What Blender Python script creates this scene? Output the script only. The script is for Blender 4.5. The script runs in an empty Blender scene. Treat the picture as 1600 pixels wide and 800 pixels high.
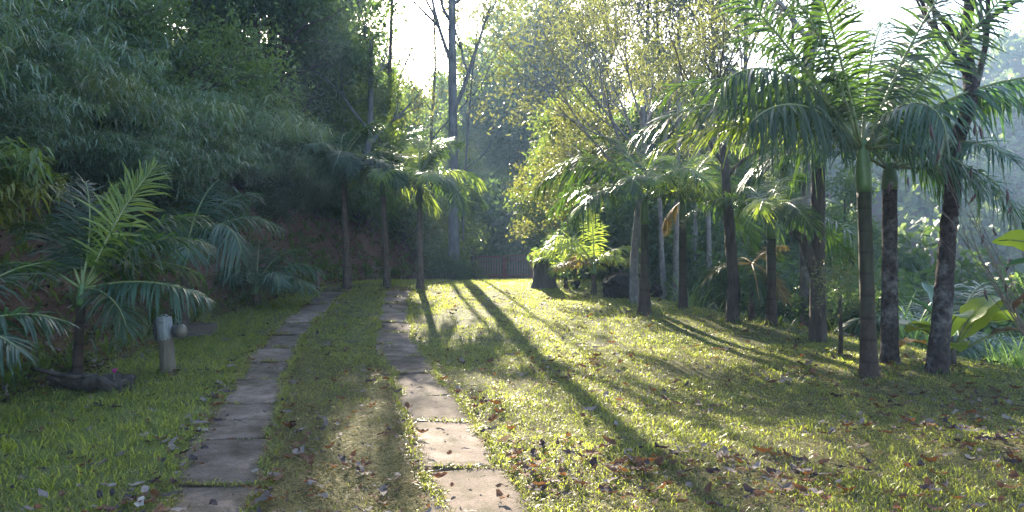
import bpy, math, random
import numpy as np
from mathutils import Vector
R = math.radians
S = bpy.context.scene
C = S.collection

# ------------------------------------------------------------------ camera, light, sky
CAM_H = 1.5
cam = bpy.data.cameras.new('camera'); cam.sensor_width = 36; cam.lens = 27
cam.clip_start = .05; cam.clip_end = 3000
co = bpy.data.objects.new('camera', cam); C.objects.link(co)
co.location = (0, 0, CAM_H); co.rotation_euler = (R(90), 0, 0)
S.camera = co
SUN_AZ, SUN_EL = -9.0, 23.0          # degrees right of the viewing direction, above horizon
w = bpy.data.worlds.new('World'); S.world = w; w.use_nodes = True
nt = w.node_tree; bg = nt.nodes['Background']
sky = nt.nodes.new('ShaderNodeTexSky'); sky.sky_type = 'NISHITA'; sky.sun_disc = False
sky.sun_elevation = R(SUN_EL); sky.sun_rotation = R(SUN_AZ)
sky.air_density = 1.0; sky.dust_density = 1.5
nt.links.new(sky.outputs[0], bg.inputs[0]); bg.inputs[1].default_value = .092
sl = bpy.data.lights.new('sun', 'SUN'); sl.energy = 5.0; sl.angle = R(.5); sl.color = (1, .89, .70)
so = bpy.data.objects.new('sun', sl); C.objects.link(so)
sd = Vector((math.sin(R(SUN_AZ))*math.cos(R(SUN_EL)), math.cos(R(SUN_AZ))*math.cos(R(SUN_EL)), math.sin(R(SUN_EL))))
so.rotation_euler = sd.to_track_quat('Z', 'Y').to_euler()
S.view_settings.view_transform = 'Standard'; S.view_settings.look = 'None'
S.view_settings.exposure = 2.9; S.view_settings.gamma = 1
S.cycles.use_denoising = True; S.cycles.denoiser = 'OPENIMAGEDENOISE'; S.cycles.denoising_prefilter = 'NONE'; S.cycles.denoising_input_passes = 'RGB_ALBEDO_NORMAL'
S.cycles.use_adaptive_sampling = False
S.cycles.max_bounces = 6; S.cycles.diffuse_bounces = 3; S.cycles.glossy_bounces = 2
S.cycles.transmission_bounces = 4; S.cycles.volume_bounces = 0; S.cycles.transparent_max_bounces = 4
S.cycles.sample_clamp_indirect = 6

# ------------------------------------------------------------------ helpers
def link(o, parent=None):
    C.objects.link(o)
    if parent: o.parent = parent
    return o
def tag(o, label=None, cat=None, group=None, kind=None):
    if label: o['label'] = label
    if cat: o['category'] = cat
    if group: o['group'] = group
    if kind: o['kind'] = kind
    return o
def empty(name, loc, label=None, cat=None, group=None, rz=0, kind=None):
    o = bpy.data.objects.new(name, None); o.empty_display_size = .1
    o.location = loc; o.rotation_euler = (0, 0, rz)
    link(o); return tag(o, label, cat, group, kind)
def mesh_np(name, V, quads=None, tris=None, mat=None, smooth=True):
    me = bpy.data.meshes.new(name)
    V = np.asarray(V, np.float32).reshape(-1, 3)
    q = np.zeros((0, 4), np.int32) if quads is None else np.asarray(quads, np.int32).reshape(-1, 4)
    t = np.zeros((0, 3), np.int32) if tris is None else np.asarray(tris, np.int32).reshape(-1, 3)
    me.vertices.add(len(V)); me.vertices.foreach_set('co', V.ravel())
    idx = np.concatenate([q.ravel(), t.ravel()])
    me.loops.add(len(idx)); me.loops.foreach_set('vertex_index', idx)
    tot = np.concatenate([np.full(len(q), 4, np.int32), np.full(len(t), 3, np.int32)])
    me.polygons.add(len(tot))
    st = np.concatenate([[0], np.cumsum(tot)[:-1]]).astype(np.int32) if len(tot) else tot
    me.polygons.foreach_set('loop_start', st); me.polygons.foreach_set('loop_total', tot)
    me.polygons.foreach_set('use_smooth', np.full(len(tot), smooth, bool))
    if mat: me.materials.append(mat)
    me.update(calc_edges=True); me.validate()
    return me
def obj(name, me, parent=None, loc=(0, 0, 0), rot=(0, 0, 0), sc=1):
    o = bpy.data.objects.new(name, me); o.location = loc; o.rotation_euler = rot
    o.scale = (sc, sc, sc) if not hasattr(sc, '__len__') else sc
    return link(o, parent)
class Geo:
    """collects quads and tris"""
    def __init__(s): s.V = []; s.Q = []; s.T = []; s.n = 0
    def add(s, V, Q=None, T=None):
        V = np.asarray(V, float).reshape(-1, 3)
        if Q is not None and len(Q): s.Q.append(np.asarray(Q, int).reshape(-1, 4) + s.n)
        if T is not None and len(T): s.T.append(np.asarray(T, int).reshape(-1, 3) + s.n)
        s.V.append(V); s.n += len(V)
    def mesh(s, name, mat, smooth=True):
        return mesh_np(name, np.concatenate(s.V), np.concatenate(s.Q) if s.Q else None,
                       np.concatenate(s.T) if s.T else None, mat, smooth)
def nrm(a):
    a = np.asarray(a, float); return a/np.maximum(np.linalg.norm(a, axis=-1, keepdims=True), 1e-9)
def tube(g, P, r, k=8, jit=0, rng=None, cap=True):
    P = np.asarray(P, float); n = len(P); r = np.broadcast_to(np.asarray(r, float), (n,))
    T = nrm(np.gradient(P, axis=0))
    ref = np.array([1., 0, 0]) if abs(T[0][0]) < .8 else np.array([0, 1., 0])
    A = nrm(np.cross(T, ref)); B = np.cross(T, A)
    th = np.linspace(0, 2*np.pi, k, endpoint=False)
    rr = r[:, None]*np.ones(k)
    if jit: rr = rr*(1+jit*rng.uniform(-1, 1, (n, k)))
    V = P[:, None]+rr[..., None]*(np.cos(th)[None, :, None]*A[:, None]+np.sin(th)[None, :, None]*B[:, None])
    i = np.arange(n-1)[:, None]*k; j = np.arange(k)[None]; j2 = (j+1) % k
    Q = np.stack([i+j, i+j2, i+k+j2, i+k+j], -1).reshape(-1, 4)
    V = V.reshape(-1, 3); Tt = None
    if cap:
        V = np.concatenate([V, P[-1:], P[:1]]); c = n*k; e = (n-1)*k; jj = np.arange(k)
        Tt = np.concatenate([np.stack([e+jj, e+(jj+1) % k, np.full(k, c)], -1),
                             np.stack([(jj+1) % k, jj, np.full(k, c+1)], -1)])
    g.add(V, Q, Tt)
def box(g, c, s, rz=0, bev=0):
    x, y, z = np.array(s)/2
    b = bev
    if b:
        L = [(-z, b), (-z+b, 0), (z-b, 0), (z, b)]
        V = []
        for zz, ins in L:
            V += [(-x+ins, -y+ins, zz), (x-ins, -y+ins, zz), (x-ins, y-ins, zz), (-x+ins, y-ins, zz)]
        Q = [(3, 2, 1, 0), (12, 13, 14, 15)]
        for l in range(3):
            for a in range(4): Q.append((l*4+a, l*4+(a+1) % 4, l*4+4+(a+1) % 4, l*4+4+a))
    else:
        V = [(-x, -y, -z), (x, -y, -z), (x, y, -z), (-x, y, -z), (-x, -y, z), (x, -y, z), (x, y, z), (-x, y, z)]
        Q = [(3, 2, 1, 0), (4, 5, 6, 7), (0, 1, 5, 4), (1, 2, 6, 5), (2, 3, 7, 6), (3, 0, 4, 7)]
    V = np.array(V, float); ca, sa = math.cos(rz), math.sin(rz)
    V[:, :2] = np.stack([V[:, 0]*ca-V[:, 1]*sa, V[:, 0]*sa+V[:, 1]*ca], -1)
    g.add(V+np.array(c), Q)
_perm = np.random.default_rng(5).random(65536)
def vnoise(x, y, f=1.0, s=0):
    x = np.asarray(x, float)*f+s*17.3; y = np.asarray(y, float)*f+s*9.1
    xi = np.floor(x).astype(int); yi = np.floor(y).astype(int); fx = x-xi; fy = y-yi
    fx = fx*fx*(3-2*fx); fy = fy*fy*(3-2*fy)
    h = lambda a, b: _perm[(a*7919+b*104729+s*131) % 65536]
    return (h(xi, yi)*(1-fx)+h(xi+1, yi)*fx)*(1-fy)+(h(xi, yi+1)*(1-fx)+h(xi+1, yi+1)*fx)*fy
def sstep(a, b, x):
    t = np.clip((x-a)/(b-a), 0, 1); return t*t*(3-2*t)

# ------------------------------------------------------------------ terrain
PY = [-60, 0, 5, 7, 9, 11.4, 14, 16, 18, 20, 24, 30, 40, 60]
PZ = [-.3, 0, 0, .03, .09, .19, .40, .56, .71, .80, .74, .58, .5, .5]
EY = [-60, 0, 5, 8, 9, 10, 11.6, 13, 14.2, 16, 18, 25, 30, 45, 60]
EX = [16, 9, 7.6, 6.4, 6.1, 5.9, 5.3, 4.5, 3.8, 2.9, 2.3, 2.1, 1.9, 1.5, 1.5]
BY = [-60, 0, 5, 9, 12, 14, 16, 18, 20, 22, 24, 26, 30, 45, 60]
BX = [-5.6, -5.2, -4.9, -5.0, -5.3, -5.3, -4.95, -4.7, -4.4, -4.1, -3.2, -2.5, -2.1, -2, -2]
def G(x, y):
    x = np.asarray(x, float); y = np.asarray(y, float)
    z = np.interp(y, PY, PZ)
    e = np.interp(y, EY, EX); b = np.interp(y, BY, BX)
    t = np.maximum(x-e, 0)
    z = z - np.minimum(.9*np.maximum(t-.25, 0)**1.15*.5, 4.5)
    t = np.maximum(b-x, 0)
    bank = np.where(t < 1.6, 1.05*t**1.15, 1.803+.55*(t-1.6)); bank = np.minimum(bank, 12+.1*t)
    z = z + bank
    far = sstep(45, 75, y)
    z = z - 2.5*sstep(31, 40, y)*(1-far)
    z = z + 20*np.exp(-((x-22)/45)**2-((y-125)/38)**2)
    z = z + 65*np.exp(-((x-122)/52)**2-((y-115)/45)**2)
    z = z + 10*sstep(60, 200, np.hypot(x, y-20))
    z = np.where(z > 26, 26+9*np.tanh((z-26)/9), z)
    z = z + .04*(vnoise(x, y, .9)-.5) + .02*(vnoise(x, y, 3.1, 2)-.5)
    rough = sstep(0, 1.5, np.maximum(b-x, x-e-.6))
    return z + rough*(.35*(vnoise(x, y, .7, 4)-.5)+.18*(vnoise(x, y, 2.3, 7)-.5))
def gz(x, y): return float(G(x, y))
def at(px, d): return (px-800)/1200*d
def zat(py, d): return CAM_H+(400-py)/1200*d
def P3(px, py, d): return (at(px, d), d, zat(py, d))
def gp(px, d, sink=0):
    x = at(px, d); return (x, d, gz(x, d)-sink)
RP_Y = [1.5, 4.5, 5.38, 6.75, 7.84, 9.13, 10.3, 11.3, 12.3, 14.5, 17, 18.5]
RP_X = [.35, -.14, -.345, -.624, -.875, -1.17, -1.46, -1.68, -1.88, -2.22, -2.55, -2.7]
LP_Y = [1.5, 3.5, 5.07, 6.2, 7.65, 8.8, 10, 11.1, 13, 17, 19]
LP_X = [-1.2, -1.55, -1.92, -2.22, -2.6, -2.88, -3.14, -3.36, -3.65, -4.02, -4.1]
def path_dist(x, y):
    return np.minimum(np.abs(x-np.interp(y, RP_Y, RP_X)), np.abs(x-np.interp(y, LP_Y, LP_X)))+np.where((y > 18.7), 9, 0)

# ------------------------------------------------------------------ materials
def nodes(name):
    m = bpy.data.materials.new(name); m.use_nodes = True; t = m.node_tree
    return m, t, t.nodes, t.links, t.nodes['Principled BSDF']
def ramp(N, stops):
    r = N.new('ShaderNodeValToRGB'); e = r.color_ramp.elements
    for i, (p, c) in enumerate(stops):
        if i > 1: e.new(p)
        e[i].position = p; e[i].color = (*c, 1)
    return r
def noise(N, L, scale, detail=6, vec=None, rough=.6):
    n = N.new('ShaderNodeTexNoise'); n.inputs['Scale'].default_value = scale
    n.inputs['Detail'].default_value = detail; n.inputs['Roughness'].default_value = rough
    if vec is not None: L.new(vec, n.inputs['Vector'])
    return n
def bump(N, L, h, p, strength=.5, dist=.02):
    b = N.new('ShaderNodeBump'); b.inputs['Strength'].default_value = strength; b.inputs['Distance'].default_value = dist
    L.new(h, b.inputs['Height']); L.new(b.outputs[0], p.inputs['Normal'])
def leaf_mat(name, cols, trans, tmix=.45, rough=.45, spec=.5, objvar=.25):
    m, t, N, L, p = nodes(name)
    g = N.new('ShaderNodeNewGeometry'); r = ramp(N, cols); L.new(g.outputs['Random Per Island'], r.inputs[0])
    hs = N.new('ShaderNodeHueSaturation'); oi = N.new('ShaderNodeObjectInfo')
    mr = N.new('ShaderNodeMapRange'); mr.inputs[3].default_value = 1-objvar; mr.inputs[4].default_value = 1+objvar
    L.new(oi.outputs['Random'], mr.inputs[0]); L.new(mr.outputs[0], hs.inputs['Value']); L.new(r.outputs[0], hs.inputs['Color'])
    L.new(hs.outputs[0], p.inputs['Base Color']); p.inputs['Roughness'].default_value = rough
    p.inputs['Specular IOR Level'].default_value = spec
    tr = N.new('ShaderNodeBsdfTranslucent'); mx = N.new('ShaderNodeMixShader'); mx.inputs[0].default_value = tmix
    mc = N.new('ShaderNodeMix'); mc.data_type = 'RGBA'; mc.blend_type = 'MULTIPLY'; mc.inputs[0].default_value = 1
    sc = N.new('ShaderNodeHueSaturation'); sc.inputs['Value'].default_value = 1
    L.new(mr.outputs[0], sc.inputs['Value']); sc.inputs['Color'].default_value = (*trans, 1)
    L.new(sc.outputs[0], tr.inputs[0])
    L.new(p.outputs[0], mx.inputs[1]); L.new(tr.outputs[0], mx.inputs[2])
    L.new(mx.outputs[0], N['Material Output'].inputs[0]); N.remove(mc)
    return m
def bark_mat(name, c0, c1, patch=None, rings=0, foot=None, ns=9, bs=.6, stretch=(1, 1, .35), rough=.9):
    m, t, N, L, p = nodes(name)
    tc = N.new('ShaderNodeTexCoord'); mp = N.new('ShaderNodeMapping'); mp.inputs['Scale'].default_value = stretch
    L.new(tc.outputs['Object'], mp.inputs[0])
    n = noise(N, L, ns, 8, mp.outputs[0], .68); r = ramp(N, [(.35, c0), (.68, c1)]); L.new(n.outputs[0], r.inputs[0])
    col = r.outputs[0]; h = n.outputs[0]
    if patch:
        n2 = noise(N, L, 3.2, 5, tc.outputs['Object'], .7); r2 = ramp(N, [(.5, (0, 0, 0)), (.62, (1, 1, 1))]); L.new(n2.outputs[0], r2.inputs[0])
        mx = N.new('ShaderNodeMix'); mx.data_type = 'RGBA'; L.new(r2.outputs[0], mx.inputs[0]); L.new(col, mx.inputs[6])
        mx.inputs[7].default_value = (*patch, 1); col = mx.outputs[2]
    if foot:      # older, browner bark on the lowest metre of the stem
        sx = N.new('ShaderNodeSeparateXYZ'); L.new(tc.outputs['Object'], sx.inputs[0]); ma = N.new('ShaderNodeMath'); ma.operation = 'ADD'
        L.new(sx.outputs[2], ma.inputs[0]); L.new(n.outputs[0], ma.inputs[1]); rf = ramp(N, [(.35, (1, 1, 1)), (.8, (0, 0, 0))]); mr2 = N.new('ShaderNodeMapRange'); mr2.inputs[2].default_value = 2.4
        L.new(ma.outputs[0], mr2.inputs[0]); L.new(mr2.outputs[0], rf.inputs[0]); n5 = noise(N, L, 16, 6, tc.outputs['Object'], .7)
        r5 = ramp(N, [(.35, tuple(c*.5 for c in foot)), (.65, foot)]); L.new(n5.outputs[0], r5.inputs[0])
        mx = N.new('ShaderNodeMix'); mx.data_type = 'RGBA'; L.new(rf.outputs[0], mx.inputs[0]); L.new(col, mx.inputs[6]); L.new(r5.outputs[0], mx.inputs[7]); col = mx.outputs[2]
    if rings:
        wv = N.new('ShaderNodeTexWave'); wv.bands_direction = 'Z'; wv.wave_profile = 'SAW'
        wv.inputs['Scale'].default_value = rings; wv.inputs['Distortion'].default_value = 1.2; wv.inputs['Detail'].default_value = 2
        L.new(tc.outputs['Object'], wv.inputs[0])
        r3 = ramp(N, [(.0, (.55, .55, .55)), (.16, (1, 1, 1))]); L.new(wv.outputs[1], r3.inputs[0])
        mx = N.new('ShaderNodeMix'); mx.data_type = 'RGBA'; mx.blend_type = 'MULTIPLY'; mx.inputs[0].default_value = .9
        L.new(col, mx.inputs[6]); L.new(r3.outputs[0], mx.inputs[7]); col = mx.outputs[2]
        ad = N.new('ShaderNodeMath'); ad.operation = 'ADD'; L.new(r3.outputs[0], ad.inputs[0]); L.new(n.outputs[0], ad.inputs[1]); h = ad.outputs[0]
    L.new(col, p.inputs['Base Color']); p.inputs['Roughness'].default_value = rough; p.inputs['Specular IOR Level'].default_value = .12
    bump(N, L, h, p, bs, .03)
    return m
def simple(name, c0, c1, ns=20, rough=.85, bs=.3):
    m, t, N, L, p = nodes(name); tc = N.new('ShaderNodeTexCoord')
    n = noise(N, L, ns, 7, tc.outputs['Object']); r = ramp(N, [(.35, c0), (.65, c1)]); L.new(n.outputs[0], r.inputs[0])
    L.new(r.outputs[0], p.inputs['Base Color']); p.inputs['Roughness'].default_value = rough; bump(N, L, n.outputs[0], p, bs, .015)
    return m

M = {}
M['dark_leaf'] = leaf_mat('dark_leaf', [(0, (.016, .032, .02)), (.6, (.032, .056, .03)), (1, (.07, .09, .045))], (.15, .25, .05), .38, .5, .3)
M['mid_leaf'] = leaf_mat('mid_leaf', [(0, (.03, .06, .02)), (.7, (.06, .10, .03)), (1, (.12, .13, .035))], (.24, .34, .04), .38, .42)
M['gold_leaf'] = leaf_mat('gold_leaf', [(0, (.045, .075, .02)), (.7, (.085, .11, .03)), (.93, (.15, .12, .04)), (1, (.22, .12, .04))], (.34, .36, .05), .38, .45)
M['euc_leaf'] = leaf_mat('euc_leaf', [(0, (.04, .06, .04)), (1, (.09, .10, .05))], (.22, .26, .08), .42, .4)
M['olive_leaf'] = leaf_mat('olive_leaf', [(0, (.035, .05, .025)), (.7, (.07, .08, .035)), (1, (.14, .11, .05))], (.24, .26, .06), .42, .42)
M['bamboo_leaf'] = leaf_mat('bamboo_leaf', [(0, (.03, .058, .038)), (.5, (.075, .125, .08)), (1, (.15, .20, .13))], (.20, .32, .09), .34, .35, .6, .35)
M['yellow_leaf'] = leaf_mat('yellow_leaf', [(0, (.09, .12, .02)), (1, (.18, .18, .04))], (.40, .42, .05), .4, .4)
M['palm_leaf'] = leaf_mat('palm_leaf', [(0, (.011, .027, .014)), (.85, (.03, .056, .025)), (1, (.07, .065, .03))], (.13, .25, .022), .33, .38, .38, .2)
M['palm_blue'] = leaf_mat('palm_blue', [(0, (.024, .056, .034)), (1, (.045, .09, .05))], (.10, .24, .06), .3, .33, .5, .2)
M['palm_bright'] = leaf_mat('palm_bright', [(0, (.05, .10, .02)), (1, (.10, .15, .03))], (.45, .58, .06), .5, .3, .6, .15)  # brighter copy of the palm leaf; sunlight on fronds is put into this colour
M['palm_dry'] = leaf_mat('palm_dry', [(0, (.10, .07, .035)), (1, (.22, .16, .07))], (.36, .26, .06), .4, .6, .2)
M['banana_leaf'] = leaf_mat('banana_leaf', [(0, (.10, .16, .02)), (1, (.13, .2, .03))], (.62, .72, .05), .55, .35, .5, .12)
M['banana_dark'] = leaf_mat('banana_dark', [(0, (.03, .09, .05)), (1, (.04, .10, .06))], (.14, .34, .10), .35, .3, .6, .1)
M['banana_orange'] = leaf_mat('banana_orange', [(0, (.40, .20, .03)), (1, (.45, .24, .04))], (.8, .42, .04), .5, .5, .3, .1)
M['banana_dead'] = leaf_mat('banana_dead', [(0, (.05, .03, .02)), (1, (.10, .06, .03))], (.25, .11, .03), .25, .8, .1, .1)
M['reed_leaf'] = leaf_mat('reed_leaf', [(0, (.06, .12, .05)), (.7, (.11, .17, .06)), (1, (.22, .22, .10))], (.30, .48, .10), .42, .4)
M['far_leaf'] = leaf_mat('far_leaf', [(0, (.03, .055, .025)), (1, (.08, .10, .04))], (.18, .24, .06), .35, .6)
M['grass_blade'] = leaf_mat('grass_blade', [(0, (.026, .054, .022)), (.55, (.05, .085, .03)), (.85, (.11, .13, .045)), (1, (.30, .24, .10))], (.48, .55, .06), .5, .4, .4, .02)
M['dry_blade'] = leaf_mat('dry_blade', [(0, (.08, .09, .022)), (.4, (.15, .13, .05)), (1, (.29, .22, .11))], (.38, .33, .08), .3, .8, .1, .02)
M['fern_leaf'] = leaf_mat('fern_leaf', [(0, (.05, .09, .02)), (1, (.12, .14, .03))], (.35, .42, .05), .45, .45)
for nm, a, b, tr in (('leaf_grey', (.12, .095, .085), (.24, .20, .18), (.2, .14, .09)), ('leaf_brown', (.09, .05, .035), (.18, .10, .06), (.3, .13, .04)),
                     ('leaf_rust', (.15, .06, .03), (.22, .095, .04), (.35, .12, .03)), ('leaf_pale', (.26, .23, .20), (.38, .34, .30), (.4, .3, .2)),
                     ('leaf_dark', (.03, .025, .03), (.07, .055, .055), (.1, .05, .03))):
    M[nm] = leaf_mat(nm, [(0, a), (1, b)], tr, .22, .8, .12, .25)
M['bark_pale'] = bark_mat('bark_pale', (.11, .10, .10), (.29, .27, .26), (.11, .10, .10), bs=.5)
M['bark_grey'] = bark_mat('bark_grey', (.06, .06, .065), (.15, .15, .16), ns=6, bs=.4)
M['bark_dark'] = bark_mat('bark_dark', (.035, .028, .024), (.11, .09, .075), bs=.9)
M['bark_lichen'] = bark_mat('bark_lichen', (.018, .014, .013), (.085, .065, .062), (.17, .155, .145), ns=22, bs=1., stretch=(1, 1, .8))
M['palm_ring'] = bark_mat('palm_ring', (.05, .038, .03), (.13, .10, .08), rings=2.2, bs=.5, ns=14)
M['palm_green_trunk'] = bark_mat('palm_green_trunk', (.02, .024, .012), (.055, .055, .028), (.05, .036, .028), foot=(.075, .052, .042), rings=1.25, bs=.5, ns=11, rough=.7)
M['crownshaft'] = simple('crownshaft', (.06, .12, .03), (.10, .17, .05), 6, .4, .1)
M['rachis'] = simple('rachis', (.10, .14, .04), (.17, .18, .06), 10, .4, .1)
M['rachis_dry'] = simple('rachis_dry', (.3, .17, .05), (.42, .26, .07), 10, .6, .1)
M['culm'] = simple('culm', (.09, .12, .05), (.16, .17, .08), 10, .5, .1)
M['twig'] = simple('twig', (.10, .08, .06), (.2, .16, .12), 25, .8, .2)
M['pod'] = simple('pod', (.03, .012, .012), (.08, .03, .03), 25, .6, .3)
M['charred'] = simple('charred', (.006, .006, .006), (.026, .023, .022), 9, .95, .9)
M['charred'].node_tree.nodes['Principled BSDF'].inputs['Specular IOR Level'].default_value = .15
M['stump_wood'] = bark_mat('stump_wood', (.03, .025, .023), (.10, .085, .075), ns=12, bs=1., stretch=(1, 1, .15))
M['rail_wood'] = bark_mat('rail_wood', (.14, .06, .048), (.27, .115, .092), ns=20, bs=.3, stretch=(1, 1, .2), rough=.7)
M['picket_wood'] = bark_mat('picket_wood', (.17, .11, .09), (.32, .22, .185), ns=20, bs=.3, stretch=(1, 1, .2), rough=.7)
M['post_wood'] = bark_mat('post_wood', (.07, .055, .04), (.17, .14, .11), ns=16, bs=.5, stretch=(1, 1, .12))
M['white_paint'] = bark_mat('white_paint', (.13, .14, .15), (.40, .43, .46), (.12, .11, .10), ns=17, bs=.5, stretch=(1, 1, .15), rough=.6)
M['planter_wood'] = bark_mat('planter_wood', (.06, .045, .04), (.14, .11, .09), ns=14, bs=.5, stretch=(.2, 1, 1))
M['soil'] = simple('soil', (.03, .02, .015), (.07, .05, .035), 25, .95, .6)
M['lantern'] = simple('lantern', (.09, .075, .058), (.17, .14, .11), 12, .5, .2)
M['dark_metal'] = simple('dark_metal', (.03, .03, .035), (.06, .06, .065), 30, .45, .1)
M['flower'] = leaf_mat('flower', [(0, (.6, .04, .35)), (1, (.7, .08, .45))], (.7, .05, .4), .35, .5)

def ground_mat():
    m, t, N, L, p = nodes('ground_soil'); tc = N.new('ShaderNodeTexCoord'); o = tc.outputs['Object']
    a = N.new('ShaderNodeAttribute'); a.attribute_name = 'zone'       # 0 lawn, 1 bare red bank, .5 leaf litter of the wood
    n1 = noise(N, L, 1.3, 8, o); n2 = noise(N, L, 30, 6, o, .7); n3 = noise(N, L, 140, 3, o)
    lawn = ramp(N, [(.28, (.045, .055, .018)), (.5, (.085, .085, .03)), (.7, (.15, .12, .055))])
    ad = N.new('ShaderNodeMath'); ad.operation = 'ADD'; md = N.new('ShaderNodeMath'); md.operation = 'MULTIPLY'; md.inputs[1].default_value = .5
    L.new(n1.outputs[0], ad.inputs[0]); L.new(n2.outputs[0], ad.inputs[1]); L.new(ad.outputs[0], md.inputs[0]); L.new(md.outputs[0], lawn.inputs[0])
    bank = ramp(N, [(.3, (.05, .028, .019)), (.5, (.12, .067, .045)), (.72, (.21, .13, .09))]); L.new(md.outputs[0], bank.inputs[0])
    mx = N.new('ShaderNodeMix'); mx.data_type = 'RGBA'; L.new(a.outputs['Fac'], mx.inputs[0]); L.new(lawn.outputs[0], mx.inputs[6]); L.new(bank.outputs[0], mx.inputs[7])
    L.new(mx.outputs[2], p.inputs['Base Color']); p.inputs['Roughness'].default_value = .95; p.inputs['Specular IOR Level'].default_value = .2
    s2 = N.new('ShaderNodeMath'); s2.operation = 'ADD'; L.new(n2.outputs[0], s2.inputs[0]); L.new(n3.outputs[0], s2.inputs[1])
    bump(N, L, s2.outputs[0], p, .8, .03)
    return m
def slab_mat():
    m, t, N, L, p = nodes('slab_concrete'); tc = N.new('ShaderNodeTexCoord'); gm = N.new('ShaderNodeNewGeometry'); o = gm.outputs['Position']
    n1 = noise(N, L, 2.2, 8, o, .65); n2 = noise(N, L, 60, 5, o, .7); oi = N.new('ShaderNodeObjectInfo')
    r = ramp(N, [(.3, (.075, .056, .044)), (.5, (.15, .115, .093)), (.7, (.24, .188, .155))]); L.new(n1.outputs[0], r.inputs[0])
    sp = ramp(N, [(.33, (.45, .42, .4)), (.5, (1, 1, 1)), (.72, (1.25, 1.2, 1.15))]); L.new(n2.outputs[0], sp.inputs[0])
    mx = N.new('ShaderNodeMix'); mx.data_type = 'RGBA'; mx.blend_type = 'MULTIPLY'; mx.inputs[0].default_value = .8
    L.new(r.outputs[0], mx.inputs[6]); L.new(sp.outputs[0], mx.inputs[7])
    n4 = noise(N, L, 5, 6, o, .7); r4 = ramp(N, [(.47, (0, 0, 0)), (.68, (1, 1, 1))]); L.new(n4.outputs[0], r4.inputs[0])
    ms = N.new('ShaderNodeMix'); ms.data_type = 'RGBA'; ml = N.new('ShaderNodeMath'); ml.operation = 'MULTIPLY'; ml.inputs[1].default_value = .8
    L.new(r4.outputs[0], ml.inputs[0]); L.new(ml.outputs[0], ms.inputs[0]); L.new(mx.outputs[2], ms.inputs[6]); ms.inputs[7].default_value = (.05, .045, .02, 1)
    hs = N.new('ShaderNodeHueSaturation'); mr = N.new('ShaderNodeMapRange'); mr.inputs[3].default_value = .75; mr.inputs[4].default_value = 1.2
    L.new(oi.outputs['Random'], mr.inputs[0]); L.new(mr.outputs[0], hs.inputs['Value']); L.new(ms.outputs[2], hs.inputs['Color'])
    L.new(hs.outputs[0], p.inputs['Base Color']); p.inputs['Roughness'].default_value = .95; p.inputs['Specular IOR Level'].default_value = .12; bump(N, L, n2.outputs[0], p, .9, .008)
    return m
M['ground'] = ground_mat(); M['slab'] = slab_mat()

# ------------------------------------------------------------------ ground sheet
def axis(lo, hi, step, far_lo, far_hi):
    a = list(np.arange(lo, hi+step/2, step))
    s = step; v = lo
    while v > far_lo: s = min(s*1.15, 14); v -= s; a.insert(0, v)
    s = step; v = hi
    while v < far_hi: s = min(s*1.15, 14); v += s; a.append(v)
    return np.array(a)
gx = axis(-11, 8, .16, -180, 230); gy = axis(2, 30, .18, -60, 240)
XX, YY = np.meshgrid(gx, gy); ZZ = G(XX, YY)
pd = path_dist(XX, YY); ZZ = ZZ - .02*sstep(.34, .2, pd)
nx, ny = len(gx), len(gy)
i = np.arange(ny-1)[:, None]*nx+np.arange(nx-1)[None]
me = mesh_np('ground', np.stack([XX, YY, ZZ], -1), np.stack([i, i+1, i+nx+1, i+nx], -1), None, M['ground'])
za = me.attributes.new('zone', 'FLOAT', 'POINT')
bb = np.interp(YY, BY, BX); ee = np.interp(YY, EY, EX)
zone = np.clip(sstep(-.3, .5, bb-XX+.8*(vnoise(XX, YY, 1.1, 3)-.5)) + .55*sstep(.2, 1.5, XX-ee) + sstep(22, 26, YY), 0, 1)
zone = np.maximum(zone, .6*sstep(.45, .2, pd))
za.data.foreach_set('value', zone.astype(np.float32).ravel())
tag(obj('ground', me), kind='structure', label='uneven garden ground of lawn, bare bank and valley')

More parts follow.
